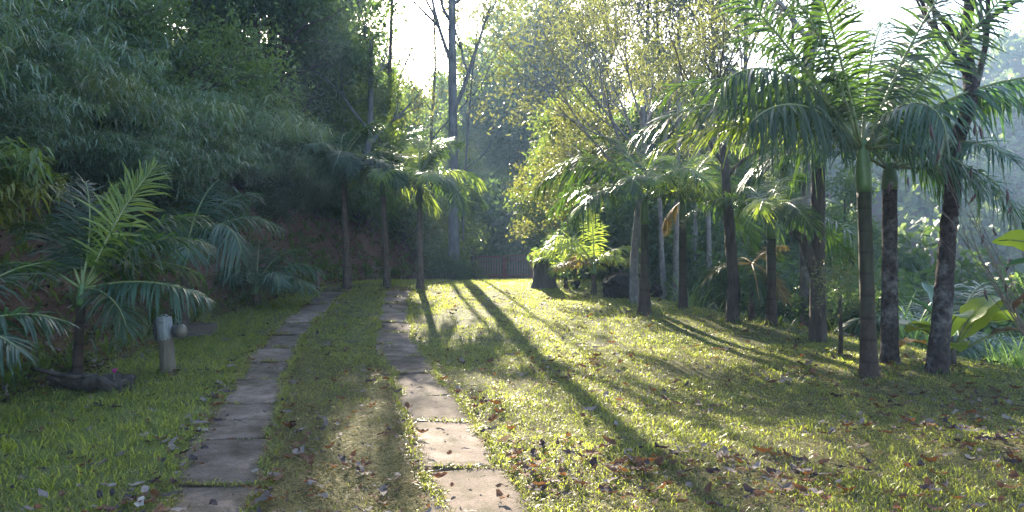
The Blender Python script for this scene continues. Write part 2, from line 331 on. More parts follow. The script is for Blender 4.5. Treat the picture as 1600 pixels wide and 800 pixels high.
# ------------------------------------------------------------------ two tracks of concrete slabs
def path(px_, py_, cuts, name, label, width):
    root = empty(name, (0, 0, 0), kind='structure', label=label)
    rng = np.random.default_rng(len(cuts))
    for a, b in zip(cuts[:-1], cuts[1:]):
        g = Geo(); a2 = a+.016+.03*rng.random(); b2 = b-.016-.03*rng.random(); ny_, nx_ = 11, 6
        wl = width*(.5+.05*rng.uniform(-1, 1)); wr = width*(.5+.05*rng.uniform(-1, 1)); tilt = rng.uniform(-.025, .025); lift = rng.uniform(.004, .022)
        sk = rng.uniform(-.06, .06); V = []
        yc = (a+b)/2; xc = np.interp(yc, py_, px_); dx = (np.interp(b, py_, px_)-np.interp(a, py_, px_))/(b-a); n = math.hypot(dx, 1)
        for k, (ins, dz) in enumerate(((.0, -.06), (.0, -.008), (.012, 0))):
            for u in np.linspace(0, 1, ny_):
                for v in np.linspace(0, 1, nx_):
                    yy = a2+ins+(b2-a2-2*ins)*u; off = -wl+ins+(wl+wr-2*ins)*v
                    edge = (v in (0, 1) or u in (0, 1))
                    j = (rng.uniform(-.022, .022)*(1 if k == 2 else .6) if edge else 0)
                    x = xc+dx*(yy-yc)+off+j; y = yy-off*dx+sk*off+j
                    V.append((x, y, gz(xc+dx*(yy-yc), yy)*0+np.interp(yy, PY, PZ)+lift+tilt*off*2+dz))
        V = np.array(V); m_ = ny_*nx_; Q = []
        for u in range(ny_-1):
            for v in range(nx_-1):
                q = u*nx_+v; Q.append((2*m_+q, 2*m_+q+1, 2*m_+q+nx_+1, 2*m_+q+nx_))
        ring = [v for v in range(nx_)]+[u*nx_+nx_-1 for u in range(1, ny_)]+[(ny_-1)*nx_+v for v in range(nx_-2, -1, -1)]+[u*nx_ for u in range(ny_-2, 0, -1)]
        for k in range(2):
            for r0, r1 in zip(ring, ring[1:]+ring[:1]): Q.append((k*m_+r0, k*m_+r1, (k+1)*m_+r1, (k+1)*m_+r0))
        c = np.array([xc, yc, np.interp(yc, PY, PZ)])
        g.add(V-c, Q)
        obj('paving_slab', g.mesh('paving_slab', M['slab'], False), root, c)
    return root
rc = [2.0, 3.1, 4.24, 5.38, 6.75, 7.84, 9.13, 10.3, 11.3, 12.3, 13.3, 14.4, 15.5, 16.6, 17.8]
lc = [1.6, 2.75, 3.9, 5.0, 6.2, 7.5, 8.75, 9.9, 11.0, 12.1, 13.2, 14.3, 15.4, 16.5, 17.6, 18.6]
path(RP_X, RP_Y, rc, 'paved_path', 'right hand track of square concrete slabs running through the lawn', .6)
path(LP_X, LP_Y, lc, 'paved_path', 'left hand track of concrete slabs beside the shaded verge', .6)

# ------------------------------------------------------------------ grass
def blades(x, y, z, ln, wd, rng, splay, seg=2):
    n = len(x); az = rng.uniform(0, 2*np.pi, n); el = rng.uniform(*splay, n)
    d = np.stack([np.cos(az)*np.cos(el), np.sin(az)*np.cos(el), np.sin(el)], -1)
    s = np.stack([-np.sin(az+rng.normal(0, .5, n)), np.cos(az), 0*az], -1)
    b = np.stack([x, y, z-.005], -1); L_ = ln[:, None]; W = wd[:, None]
    if seg == 2:
        m_ = b+d*L_*.55; e_ = b+d*L_+np.stack([np.cos(az)*.2, np.sin(az)*.2, -.35+0*az], -1)*L_*.5
        V = np.stack([b-s*W*.4, b+s*W*.4, m_-s*W*.5, m_+s*W*.5, e_], 1)
        k = np.arange(n)[:, None]*5
        return V.reshape(-1, 3), k+np.array([[0, 1, 3, 2]]), k+np.array([[2, 3, 4]])
    e_ = b+d*L_
    V = np.stack([b-s*W*.5, b+s*W*.5, e_], 1); k = np.arange(n)[:, None]*3
    return V.reshape(-1, 3), None, k+np.array([[0, 1, 2]])
def lawn(seed, n, y0, y1, x0, x1, L0, W0, seg, g, gd):
    rng = np.random.default_rng(seed); x = rng.uniform(x0, x1, n); y = rng.uniform(y0, y1, n)
    keep = (np.abs(x) < .70*y+1.6)
    b = np.interp(y, BY, BX); e = np.interp(y, EY, EX); pdx = path_dist(x, y)
    keep &= (x > b-.5*rng.random(n)) & (x < e+1.4*rng.random(n)) & (pdx > .235+.07*vnoise(x, y, 3.5, 2)+.03*rng.random(n))
    # bare, worn ground between the tracks and under the trees on the right
    rx = np.interp(y, RP_Y, RP_X); lx = np.interp(y, LP_Y, LP_X)
    mid = ((x > lx) & (x < rx))*1.0
    nz = vnoise(x, y, 1.2, 1)*.6+vnoise(x, y, 4.5, 6)*.4
    thin = np.clip(.95-.5*mid*sstep(11, 6, y)*(nz+.35) - .75*(nz < .36) - .6*sstep(3.2, 5.2, x)*sstep(.3, .7, 1-nz)*sstep(11, 8, y), .05, 1)
    thin = np.maximum(thin, .95*sstep(.2, -.5, x-lx)); thin *= sstep(24, 20, y)+.15
    keep &= rng.random(n) < thin
    x, y, nz, mid = x[keep], y[keep], nz[keep], mid[keep]; n = len(x); lx = lx[keep]
    left = sstep(.1, 1., lx-x)
    tuft = vnoise(x, y, 5.5, 21)*.6+vnoise(x, y, 1.7, 22)*.4
    ln = L0*(.35+.5*rng.random(n)+1.1*rng.random(n)*sstep(.35, .75, tuft))*(1+1.1*left); wd = W0*(.6+.7*rng.random(n))
    dry = rng.random(n) < .12+.75*mid*sstep(11, 6, y)+.15*(nz < .45)-.4*left+.10*(x > 0)
    zz = G(x, y)
    for m_, gg in ((~dry, g), (dry, gd)):
        V, Q, T = blades(x[m_], y[m_], zz[m_], ln[m_]*(1 if gg is g else .8), wd[m_], rng, (.25, 1.25) if gg is g else (.02, .7), seg)
        gg.add(V, Q, T)
g1, g2 = Geo(), Geo()
lawn(1, 230000, 3.0, 7.0, -6, 6.5, .062, .0062, 2, g1, g2)
lawn(2, 190000, 7.0, 12.0, -6.3, 8, .055, .0075, 2, g1, g2)
lawn(3, 200000, 12.0, 26.0, -7, 6, .06, .012, 1, g1, g2)
def straw(seed, n, g):
    rng = np.random.default_rng(seed); y = 3+8*rng.random(n)**1.5; x = rng.uniform(-5, 6, n); e = np.interp(y, EY, EX)
    rx = np.interp(y, RP_Y, RP_X); lx = np.interp(y, LP_Y, LP_X); mid = (x > lx) & (x < rx); pdx = path_dist(x, y)
    k = (rng.random(n) < np.where(mid, 1, np.where(x > rx, .6, .12))) & (np.abs(x) < .7*y+.6) & (x < e+.5) & (pdx > .2+.06*rng.random(n))
    x, y = x[k], y[k]; V, Q, T = blades(x, y, G(x, y)+.006+.02*rng.random(len(x)), rng.uniform(.02, .08, len(x)), rng.uniform(.004, .009, len(x)), rng, (-.1, .55), 1); g.add(V, Q, T)
straw(8, 280000, g2)
def edge_grass(seed, n, g):
    rng = np.random.default_rng(seed)
    for PX, PY_, cuts in ((RP_X, RP_Y, rc), (LP_X, LP_Y, lc)):
        y = 3.2+14*rng.random(n)**1.6; sg = rng.choice([-1, 1], n); off = .305+rng.normal(0, .025, n)-.05*(vnoise(y, sg*3, 2.3, 31) > .6)
        jt = rng.random(n) < .14; cj = np.array(cuts)[rng.integers(0, len(cuts), n)]
        y = np.where(jt, cj+rng.normal(0, .012, n), y); off = np.where(jt, rng.uniform(0, .26, n), off); keep = (~jt) | (vnoise(y*9, off*sg*8, 1., 33) > .45)
        y, sg, off = y[keep], sg[keep], off[keep]; x = np.interp(y, PY_, PX)+sg*off; V, Q, T = blades(x, y, G(x, y)+.012, rng.uniform(.015, .07, len(x))*(1+.3*(y > 8)), rng.uniform(.004, .009, len(x)), rng, (.15, 1.1), 2); g.add(V, Q, T)
edge_grass(9, 15000, g1); edge_grass(10, 9000, g2)
tag(obj('grass', g1.mesh('grass', M['grass_blade'])), 'short green lawn grass round the slab tracks', 'grass', kind='stuff')
tag(obj('dry_grass', g2.mesh('dry_grass', M['dry_blade'])), 'straw coloured dry grass blades worn into the lawn', 'grass', kind='stuff')

# ------------------------------------------------------------------ leaf, tree, palm builders
def leafgeo(Cn, rng, l, w_, down=.3, spread=1.0):
    """one diamond leaf at each point"""
    n = len(Cn); d = rng.normal(0, 1, (n, 3))*spread; d[:, 2] -= down; d = nrm(d)
    r = nrm(rng.normal(0, 1, (n, 3))); s = nrm(np.cross(d, r)); ll = (l*rng.uniform(.6, 1.25, n))[:, None]; ww = w_/l*ll
    nn = np.cross(d, s)*ll*.08
    V = np.stack([Cn, Cn+d*ll*.45+s*ww*.5+nn, Cn+d*ll, Cn+d*ll*.45-s*ww*.5+nn], 1)
    return V.reshape(-1, 3), np.arange(n)[:, None]*4+np.array([[0, 1, 2, 3]])
def grow(rng, p, d, L, r, depth, up, wig, out, tips, nchild=3, spread=.7, minr=.006):
    n = 7; pts = [np.array(p, float)]; d = nrm(d)
    for k in range(n-1):
        d = nrm(d+rng.normal(0, wig, 3)+np.array([0, 0, up])); pts.append(pts[-1]+d*L/(n-1))
    pts = np.array(pts); rad = r*np.linspace(1, .45 if depth else .2, n); out.append((pts, np.maximum(rad, minr*.6)))
    if depth == 0:
        for k in range(2, n): tips.append(pts[k])
        return
    for c in range(nchild):
        f = rng.uniform(.35, 1) if c else 1.0
        ix = int(f*(n-1)); dd = nrm(pts[min(ix+1, n-1)]-pts[ix-1]); side = nrm(np.cross(dd, rng.normal(0, 1, 3)))
        grow(rng, pts[ix], dd+side*spread*rng.uniform(.6, 1.3), L*rng.uniform(.5, .8), rad[ix]*.75, depth-1, up, wig*1.15, out, tips, nchild, spread, minr)
_tree = {}
def tree_meshes(key, seed, H, r0, base, limb, nl, depth, up, spread, nleaf, sig, l, w_, leaf, bark, lean=(0, 0), wig=.05, flare=1.5, nchild=3, down=.4, hang=0):
    if key in _tree: return _tree[key]
    rng = np.random.default_rng(seed); n = 16; t = np.linspace(0, 1, n)
    P = np.stack([lean[0]*t**1.4+np.cumsum(rng.normal(0, wig*H/40, n)), lean[1]*t**1.4+np.cumsum(rng.normal(0, wig*H/40, n)), H*t], -1); P[0, :2] = 0
    rad = r0*(1-.75*t)*(1+(flare-1)*np.exp(-t*H/.35)); g = Geo(); tube(g, P, rad, 12, .05, rng)
    out, tips = [], []
    for k in range(nl):
        f = base+(1-base)*(k+rng.random())/nl; ix = min(int(f*(n-1)), n-1); az = k*2.4+rng.uniform(-.5, .5)
        d = np.array([math.cos(az), math.sin(az), rng.uniform(.2, .9)])
        grow(rng, P[ix]+(P[min(ix+1, n-1)]-P[ix])*rng.random(), d, limb*(1.15-.6*(f-base)/(1-base+1e-6))*rng.uniform(.7, 1.15), rad[ix]*.5, depth, up, .12, out, tips, nchild, spread)
    gb = Geo()
    for p_, r_ in out: tube(gb, p_, r_, 5, cap=False)
    tips = np.array(tips); c = tips[rng.integers(0, len(tips), nleaf)]
    # clumped foliage: some tips carry far more leaves than others
    wgt = rng.random(len(tips))**2.2; wgt /= wgt.sum(); c = tips[rng.choice(len(tips), nleaf, p=wgt)]
    c = c+rng.normal(0, sig, (nleaf, 3)); c[:, 2] -= hang*rng.random(nleaf)
    gl = Geo(); gl.add(*leafgeo(c, rng, l, w_, down))
    _tree[key] = (g.mesh('trunk', M[bark]), gb.mesh('limbs', M[bark]), gl.mesh('crown', M[leaf], False))
    return _tree[key]
def plant_tree(name, ms, x, y, label, group=None, rz=0, sc=1, sink=.1, z=None, cat='tree'):
    r = empty(name, (x, y, (gz(x, y) if z is None else z)-sink), label, cat, group, rz)
    obj('trunk', ms[0], r, sc=sc); tag(obj('limbs', ms[1], r, sc=sc), kind='stuff'); tag(obj('crown', ms[2], r, sc=sc), kind='stuff')
    return r
_fr = {}
def frond_meshes(L, e0, arch, n, ll, wl, vang, droop, leafm, rach, var=0, r0=.016, pet=.14):
    key = (round(L, 2), round(e0), round(arch), n, ll, wl, vang, droop, leafm, rach, var)
    if key in _fr: return _fr[key]
    rng = np.random.default_rng(sum(map(ord, str(key)))); N = 18; s = np.linspace(0, 1, N)
    e = np.radians(e0-arch*s**1.35); st = L/(N-1)
    P = np.zeros((N, 3)); P[1:, 0] = np.cumsum(np.cos(e[:-1])*st); P[1:, 2] = np.cumsum(np.sin(e[:-1])*st)
    P[:, 1] = .13*L*rng.uniform(-1, 1)*s**2
    g = Geo(); tube(g, P, r0*(1-.85*s)+.002, 6)
    k = n; u = pet+(1-pet)*(np.arange(k)+.5)/k
    gl = Geo(); m4 = np.array([0, .35, .72, 1.]); ww = np.array([.55, 1., .75, .06])
    for sg in (-1, 1):
        uu = np.clip(u+rng.normal(0, .004, k), 0, 1)
        base = np.stack([np.interp(uu, s, P[:, c]) for c in range(3)], -1); ei = np.interp(uu, s, e)
        T = np.stack([np.cos(ei), 0*ei, np.sin(ei)], -1); Nn = np.stack([-np.sin(ei), 0*ei, np.cos(ei)], -1); Sd = np.array([[0, sg, 0.]])
        v = (uu-pet)/(1-pet); f = np.maximum(np.sin(np.pi*(.17+.76*v)), .05)**.75*rng.uniform(.78, 1.08, k)*np.where(rng.random(k) < .05, .4, 1)
        a = np.radians(74-46*np.clip(v, 0, 1)**1.5+rng.normal(0, 6.5, k))[:, None]; va = np.radians(vang+rng.normal(0, 13, k))[:, None]
        d = T*np.cos(a)+(Sd*np.cos(va)+Nn*np.sin(va))*np.sin(a); d = nrm(d)
        W = nrm(T-(T*d).sum(-1, keepdims=True)*d); le = (ll*f)[:, None]; dr = (droop+.12)*rng.uniform(.3, 1.7, k)[:, None]
        rows = []
        for q, wv in zip(m4, ww):
            c = base+d*le*q; c = c-np.array([[0, 0, 1.]])*dr*le*q*q
            rows += [c-W*wl*wv*.5*(.6+.4*f[:, None]), c+W*wl*wv*.5*(.6+.4*f[:, None])]
        V = np.stack(rows, 1).reshape(-1, 3); b = np.arange(k)[:, None, None]*8+np.array([0, 2, 4])[None, :, None]+np.array([[[0, 1, 3, 2]]])
        gl.add(V, b.reshape(-1, 4))
    _fr[key] = (g.mesh('frond', M[rach]), gl.mesh('leaflets', M[leafm], True))
    return _fr[key]
def frond(parent, top, az, roll=0, **k):
    r_, l_ = frond_meshes(**k)
    f = obj('frond', r_, parent, top, (R(roll), 0, R(az))); tag(obj('leaflets', l_, f), kind='stuff'); return f
def palm(x, y, label, H, rb, rt, fr, group=None, lean=(0, 0), shaft=.5, tmat='palm_ring', name='palm_tree', flare=1.6, seed=0, bulge=0, sink=.08, green=None):
    """fr: list of (az, elev, arch, length, roll, leaf material, rachis material, leaflet length, droop, vang)"""
    rng = np.random.default_rng(seed+7); r = empty(name, (x, y, gz(x, y)-sink), label, 'palm', group)
    n = 30; t = np.linspace(0, 1, n); P = np.stack([lean[0]*t**1.3, lean[1]*t**1.3, H*t], -1)
    rad = (rb+(rt-rb)*t**.6)*(1+(flare-1)*np.exp(-t*H/.22)); g = Geo(); tube(g, P, rad*(1+.025*np.convolve(rng.normal(0, 1, n), [.25, .5, .25], 'same')), 16, .025, rng)
    obj('trunk', g.mesh('trunk', M[tmat]), r); top = P[-1]; d = nrm(P[-1]-P[-2])
    if shaft:
        g = Geo(); ts = np.linspace(0, 1, 8); P2 = top+d*shaft*(ts[:, None]-.02)
        tube(g, P2, rt*(1.0+.2*np.sin(np.pi*np.clip(ts*1.2, 0, 1))-.4*ts)+.004, 12); obj('crownshaft', g.mesh('crownshaft', M['crownshaft']), r)
        top = P2[-2]
    for q in fr:
        az, el, ar, L, roll, lm, rm, ll, dr, va = q
        frond(r, top+np.array([math.cos(R(az)), math.sin(R(az)), 0])*rt*.5-np.array([0, 0, .03*rng.random()]), az, roll, L=L, e0=el, arch=ar, n=int(36+L*17), ll=ll, wl=.021+.008*L/2, vang=va, droop=dr, leafm=lm, rach=rm, r0=.011+.004*L)
    return r
def auto_fronds(seed, n, L, lm, ll=.5, el=(20, 80), arch=(60, 110), dr=.35, va=8, rm='rachis', mix=None):
    rng = np.random.default_rng(seed); out = []
    for k in range(n):
        e = el[0]+(el[1]-el[0])*((k*.618) % 1); m_ = lm if not mix or rng.random() > .35 else mix
        out.append((k*137.5+rng.uniform(-15, 15), round(e/10)*10, round(rng.uniform(*arch)/15)*15, round(L*rng.uniform(.85, 1.1)*5)/5, rng.uniform(-18, 18), m_, rm, ll, dr, va))
    return out

# ------------------------------------------------------------------ palms
F = lambda az, el, ar, L, roll=0, lm='palm_leaf', rm='rachis', ll=.55, dr=.35, va=8: (az, el, ar, L, roll, lm, rm, ll, dr, va)
hero = [F(75, 85, 15, 2.9, 40), F(110, 82, 22, 2.8, -35), F(20, 77, 28, 2.7, 15, ll=.5), F(160, 76, 30, 2.5, -15), F(235, 80, 25, 2.2, 10), F(60, 70, 50, 2.5), F(130, 66, 55, 2.4), F(160, 48, 75, 2.6), F(196, 60, 112, 2.3, 10, 'palm_leaf', ll=.6, dr=.9, va=-25),
        F(170, 34, 72, 2.7, -10, 'palm_leaf', ll=.6), F(212, 30, 70, 2.1, 0, 'palm_leaf', ll=.55, dr=.8, va=-30), F(-8, 36, 44, 2.6, 0, 'palm_blue', ll=.46, dr=.8, va=-30),
        F(14, 36, 55, 2.4, 0, ll=.5), F(292, 58, 160, 1.5, 0, 'palm_blue', ll=.42, dr=.6, va=-15), F(110, 55, 75, 2.3), F(60, 40, 85, 2.2),
        F(325, 6, 80, 1.4, 0, 'palm_blue', ll=.42, dr=.6), F(178, 22, 55, 2.4, 0, 'palm_bright', ll=.5), F(50, 62, 40, 2.4, 20)]
x, y, _ = gp(1358, 8.8)
palm(x, y, 'large near palm with smooth green ringed trunk and wide arching fronds on the right lawn', 2.22, .092, .076, hero, lean=(-.06, 0), shaft=.6, tmat='palm_green_trunk', flare=1.55, seed=3)
x, y, _ = gp(1390, 9.8)
palm(x, y, 'rough dark trunked palm standing just behind the large near palm', 2.3, .11, .09, auto_fronds(3, 7, 1.9, 'palm_blue', el=(5, 65), arch=(60, 100)), shaft=.35, tmat='bark_lichen', flare=1.25)
x, y, _ = gp(1278, 11.6)
r_ = palm(x, y, 'dark thick palm trunk with a cut side stub beside the pale tree', 2.7, .13, .098, auto_fronds(4, 7, 2.2, 'palm_leaf', el=(10, 78)), tmat='bark_dark', flare=1.2)
g = Geo(); tube(g, [(-.02, 0, 1.0), (-.14, -.05, 1.35), (-.24, -.06, 1.62), (-.42, -.06, 1.72)], [.09, .085, .08, .06], 8); obj('stub', g.mesh('stub', M['bark_dark']), r_)
x, y, _ = gp(1205, 13.0)
palm(x, y, 'palm with slim olive trunk between the dark leaning trunk and the pale tree', 1.55, .085, .075, auto_fronds(5, 8, 1.8, 'palm_leaf', el=(5, 72), mix='palm_bright'), shaft=.45, tmat='palm_green_trunk')
x, y, _ = gp(1175, 13.6)
palm(x, y, 'small palm with thin brown stem and yellowing drooping fronds', 1.1, .05, .045, auto_fronds(6, 9, 1.0, 'palm_leaf', ll=.25, el=(-40, 40), arch=(60, 90), mix='palm_dry', rm='rachis_dry'), shaft=.0, tmat='palm_ring')
x, y, _ = gp(1067, 14.9)
palm(x, y, 'green stemmed palm with an orange dying frond at its crown', 1.75, .085, .07, auto_fronds(7, 9, 2.1, 'palm_leaf', el=(10, 75), mix='palm_bright')+[F(160, -35, 40, .6, 0, 'palm_dry', 'rachis_dry', .2, .9, -20)], shaft=.5, tmat='palm_green_trunk', flare=1.5)
x, y, _ = gp(1007, 14.3)
palm(x, y, 'slender palm with swollen base and long arching fronds at the lawn edge', 1.75, .115, .068, [F(180, 48, 110, 2.4, 0, 'palm_leaf', dr=.5, va=-5), F(172, 62, 120, 2.2, 0, 'palm_leaf'), F(150, 30, 90, 2.2), F(10, 45, 100, 2.1), F(-10, 20, 85, 1.9), F(60, 60, 80, 2.1), F(110, 70, 70, 2.2), F(215, 20, 80, 1.9, 0, 'palm_leaf', dr=.6), F(300, 50, 110, 1.7), F(250, 45, 110, 1.6)], shaft=.55, tmat='palm_green_trunk', flare=1.75)
for px_, d, H, lab, sd_, lm, mx in ((543, 18.3, 2.7, 'leftmost of the three grey palms at the far end of the lawn', 11, 'palm_leaf', None),
                                    (605, 18.6, 2.3, 'middle one of the three grey palms, standing at the end of the right track', 12, 'palm_leaf', 'palm_bright'),
                                    (657, 18.2, 2.2, 'rightmost of the three grey palms with bright sunlit fronds', 13, 'palm_leaf', 'palm_bright')):
    x, y, _ = gp(px_, d)
    fr_ = auto_fronds(sd_, 14, 1.75, lm, el=(5, 84), arch=(60, 105), mix=mx)
    if sd_ == 13: fr_ += [F(150, 58, 60, 1.7, 0, 'palm_bright'), F(10, 35, 90, 1.6, 0, 'palm_bright'), F(95, 70, 50, 1.7, 0, 'palm_bright')]
    palm(x, y, lab, H, .11 if sd_ == 11 else .09, .066, fr_, 'three palms at the end of the lawn', lean=((-.1 if sd_ != 13 else -.02), 0), tmat='palm_ring', flare=1.5)
# small palms on the shaded left verge
def small_palm(px_, d, label, H, fr, rb=.07, lean=(0, 0), tm='palm_ring', shaft=.25, **k):
    x, y, _ = gp(px_, d); return palm(x, y, label, H, rb, rb*.8, fr, lean=lean, shaft=shaft, tmat=tm, flare=1.3, **k)
small_palm(120, 8.6, 'young palm with a tall sunlit fan frond rising over the left trough', .95, [F(60, 78, 30, 1.6, 20, 'palm_bright', ll=.62, dr=.15), F(20, 62, 70, 1.6, 0, 'palm_leaf', ll=.5), F(75, 74, 40, 1.5, -20, 'palm_bright', ll=.5), F(5, 50, 75, 1.55, 0, 'palm_leaf', ll=.45), F(30, 38, 80, 1.3, 0, 'palm_leaf', ll=.4), F(100, 55, 80, 1.4), F(140, 80, 35, 1.4, 15),  # sunlight on the tall fronds comes from their brighter leaf colour
           F(-10, 12, 40, 1.45, 0, 'palm_blue', ll=.36, dr=.7), F(160, 66, 80, 1.4, 0), F(195, 40, 95, 1.3, 0), F(120, 72, 50, 1.5, 0, 'palm_leaf'), F(330, 0, 60, 1.0, 0, 'palm_leaf', ll=.4)], rb=.06, lean=(.05, 0), tm='palm_green_trunk')
small_palm(288, 12.4, 'blue green palm with drooping silvery fronds standing in the wooden planter', 1.2, [F(40, 66, 70, 1.75, 0, 'palm_blue', ll=.5), F(70, 74, 50, 1.6, 0, 'palm_blue'), F(10, 50, 85, 1.6, 0, 'palm_blue'), F(-30, 55, 150, 1.7, 0, 'palm_blue', dr=.7, va=-20),
           F(160, 60, 80, 1.4, 0, 'palm_leaf'), F(120, 60, 70, 1.5, 0, 'palm_blue'), F(200, 35, 80, 1.3, 0, 'palm_leaf'), F(250, 40, 100, 1.2, 0, 'palm_blue'), F(300, 25, 75, 1.2, 0, 'palm_blue')], rb=.085)
small_palm(400, 15.2, 'low palm with short spreading fronds at the foot of the left bank', .3, [F(15, 45, 75, 1.3, 0, 'palm_blue'), F(-15, 25, 70, 1.2, 0, 'palm_blue'), F(45, 62, 70, 1.3), F(100, 70, 60, 1.3), F(160, 45, 80, 1.3), F(200, 30, 70, 1.2), F(260, 40, 80, 1.0, 0, 'palm_blue'), F(320, 40, 90, 1.1, 0, 'palm_blue')], rb=.09)
small_palm(-118, 6.6, 'palm at the far left edge with pale frond tips reaching into view', .45, [F(10, 38, 65, 1.15, 0, 'palm_blue', ll=.4), F(-14, 30, 70, 1.05, 0, 'palm_blue', ll=.4), F(60, 60, 60, 1.3), F(120, 50, 60, 1.3), F(250, 40, 60, 1.2)])
small_palm(928, 17.0, 'young sunlit palm with yellow green fronds left of the black boulder', .55, [F(80, 80, 25, 1.35, 0, 'palm_bright', ll=.42), F(170, 45, 80, 1.4, 0, 'palm_bright', ll=.4), F(20, 45, 70, 1.2, 0, 'palm_bright', ll=.4), F(140, 60, 70, 1.3, 0, 'palm_bright'), F(215, 20, 60, 1.0, 0, 'palm_dry', 'rachis_dry', .3), F(-20, 25, 60, 1.0, 0, 'yellow_leaf', ll=.35), F(300, 35, 70, .9, 0, 'palm_bright', ll=.35), F(110, 35, 90, 1.2, 0, 'palm_dry', 'rachis_dry', .3)], rb=.065)
small_palm(884, 18.3, 'smaller palm of thin stems with pale glinting fronds behind the tree stump', .35, [F(150, 58, 80, 1.0, 0, 'palm_bright', ll=.35), F(190, 48, 80, .85, 0, 'palm_bright', ll=.32), F(60, 60, 70, 1.1, 0, 'fern_leaf', ll=.35), F(20, 30, 70, 1.0, 0, 'yellow_leaf', ll=.35), F(250, 30, 80, .9, 0, 'palm_bright', ll=.35), F(110, 70, 50, 1.2, 0, 'palm_bright', ll=.35)], rb=.05)
small_palm(1490, 12.5, 'palm with bluish fronds low behind the curved trunk on the right', 1.0, auto_fronds(21, 10, 1.8, 'palm_blue', el=(0, 60), arch=(60, 90)), rb=.09)

# ------------------------------------------------------------------ individual trees
def trunk_tree(px_, d, label, ppx, ppy, width, bark, extra=None, leaf='euc_leaf', nleaf=1500, sig=.3, l=.1, w_=.03, group=None, base_sink=.15, depth=1, limbs=(), jit=.06, flare=1.35, nchild=3, leafy=True, seed=1):
    """trunk through picture way-points at distance d; limbs are (start height fraction, azimuth, elevation, length)"""
    rng = np.random.default_rng(seed); x0, y0, z0 = gp(px_, d); z0 -= base_sink
    r = empty('tree', (x0, y0, z0), label, 'tree', group)
    P = [(0, 0, 0)]+[(at(a, d)-x0, .15*i_*rng.uniform(-1, 1), zat(b, d)-z0) for i_, (a, b) in enumerate(zip(ppx, ppy))]
    P = np.array(P); t = np.linspace(0, len(P)-1, 13*len(P)); P = np.stack([np.interp(t, np.arange(len(P)), P[:, c]) for c in range(3)], -1)
    for _ in range(16): P[1:-1] = (P[:-2]+2*P[1:-1]+P[2:])/4
    h = P[:, 2]; rad = width/2*(1-.62*h/h[-1])*(1+(flare-1)*np.exp(-h/.25)); nb_ = rng.normal(0, 1, len(P)); nb_ = np.convolve(nb_, [.25, .5, .25], 'same'); g = Geo(); tube(g, P, rad*(1+jit*.6*nb_), 18, jit*.7, rng); obj('trunk', g.mesh('trunk', M[bark]), r)
    out, tips = [], []
    for f, az, el, L in limbs:
        ix = int(f*(len(P)-1)); d_ = (math.cos(R(az))*math.cos(R(el)), math.sin(R(az))*math.cos(R(el)), math.sin(R(el)))
        grow(rng, P[ix], d_, L, rad[ix]*.55, depth, .03, .09, out, tips, nchild, .55)
    if out:
        g = Geo(); [tube(g, a, b, 6, cap=False) for a, b in out]; tag(obj('limbs', g.mesh('limbs', M[bark]), r), kind='stuff')
    if leafy and tips:
        tips = np.array(tips); wgt = rng.random(len(tips))**2; c = tips[rng.choice(len(tips), nleaf, p=wgt/wgt.sum())]+rng.normal(0, sig, (nleaf, 3))
        g = Geo(); g.add(*leafgeo(c, rng, l, w_, .5)); tag(obj('crown', g.mesh('crown', M[leaf], False), r), kind='stuff')
    return r
trunk_tree(709, 24, 'tall straight grey tree rising through the bright gap of sky', [709, 707, 705, 702], [300, 100, -50, -260], .36, 'bark_grey', limbs=[(.42, 50, 50, 5), (.5, 170, 55, 4), (.62, 120, 40, 3.2), (.66, 20, 40, 3), (.72, 200, 30, 2.5), (.8, 300, 30, 2.2), (.85, 90, 40, 2.5), (.9, 0, 40, 2.2), (.95, 180, 40, 2)], nleaf=1200, sig=.28, l=.2, w_=.055, depth=2, seed=2)
trunk_tree(722, 26, 'slender leafy tree close to the right side of the tall grey trunk', [724, 728, 737, 748], [340, 240, 130, 40], .10, 'bark_grey', limbs=[(.45, 20, 50, 2.2), (.5, 200, 50, 1.6), (.6, 100, 50, 2), (.66, 330, 50, 2.0), (.75, 30, 60, 1.8), (.85, 180, 60, 1.3), (.92, 60, 60, 1.4)], nleaf=1600, sig=.26, l=.19, w_=.06, depth=2, leaf='olive_leaf', seed=15)
trunk_tree(690, 29, 'thin crooked tree standing left of the tall grey trunk', [678, 673, 680, 676], [330, 220, 100, -20], .16, 'bark_dark', limbs=[(.5, 20, 50, 3), (.6, 170, 50, 3), (.8, 60, 60, 2)], nleaf=900, sig=.3, l=.17, w_=.05, depth=1, leaf='mid_leaf', seed=3)
trunk_tree(1268, 14.2, 'tall pale barked tree with a straight trunk behind the palms', [1262, 1266, 1268, 1268, 1272], [400, 250, 120, 0, -150], .36, 'bark_pale', limbs=[(.7, 170, 50, 2.2), (.78, 10, 50, 2.), (.9, 90, 50, 2)], nleaf=500, sig=.3, l=.1, w_=.03, seed=4, flare=1.15)
trunk_tree(1462, 9.2, 'curving dark tree with lichen blotched bark and bare upper branches', [1474, 1488, 1490, 1477, 1478, 1494, 1503, 1512], [470, 360, 300, 230, 170, 70, 0, -110], .245, 'bark_lichen', limbs=[(.56, -5, 62, 2.1), (.74, 175, 55, 1.1), (.78, 10, 30, 1.3), (.86, 170, 45, 1.1), (.9, 30, 60, 1.2), (.68, 190, 60, 1.2)], leafy=False, depth=2, seed=5, flare=1.3, jit=.1, nchild=3)
trunk_tree(1143, 13.5, 'rough dark trunk leaning among the palms right of the slender palm', [1147, 1140, 1136, 1130, 1134], [450, 380, 330, 260, 130], .235, 'bark_dark', limbs=[(.75, 20, 50, 1.6), (.8, 160, 50, 1.7), (.92, 80, 60, 1.6), (.95, 250, 60, 1.3)], nleaf=2200, sig=.25, l=.09, w_=.03, leaf='olive_leaf', depth=2, seed=6, flare=1.2, jit=.1)
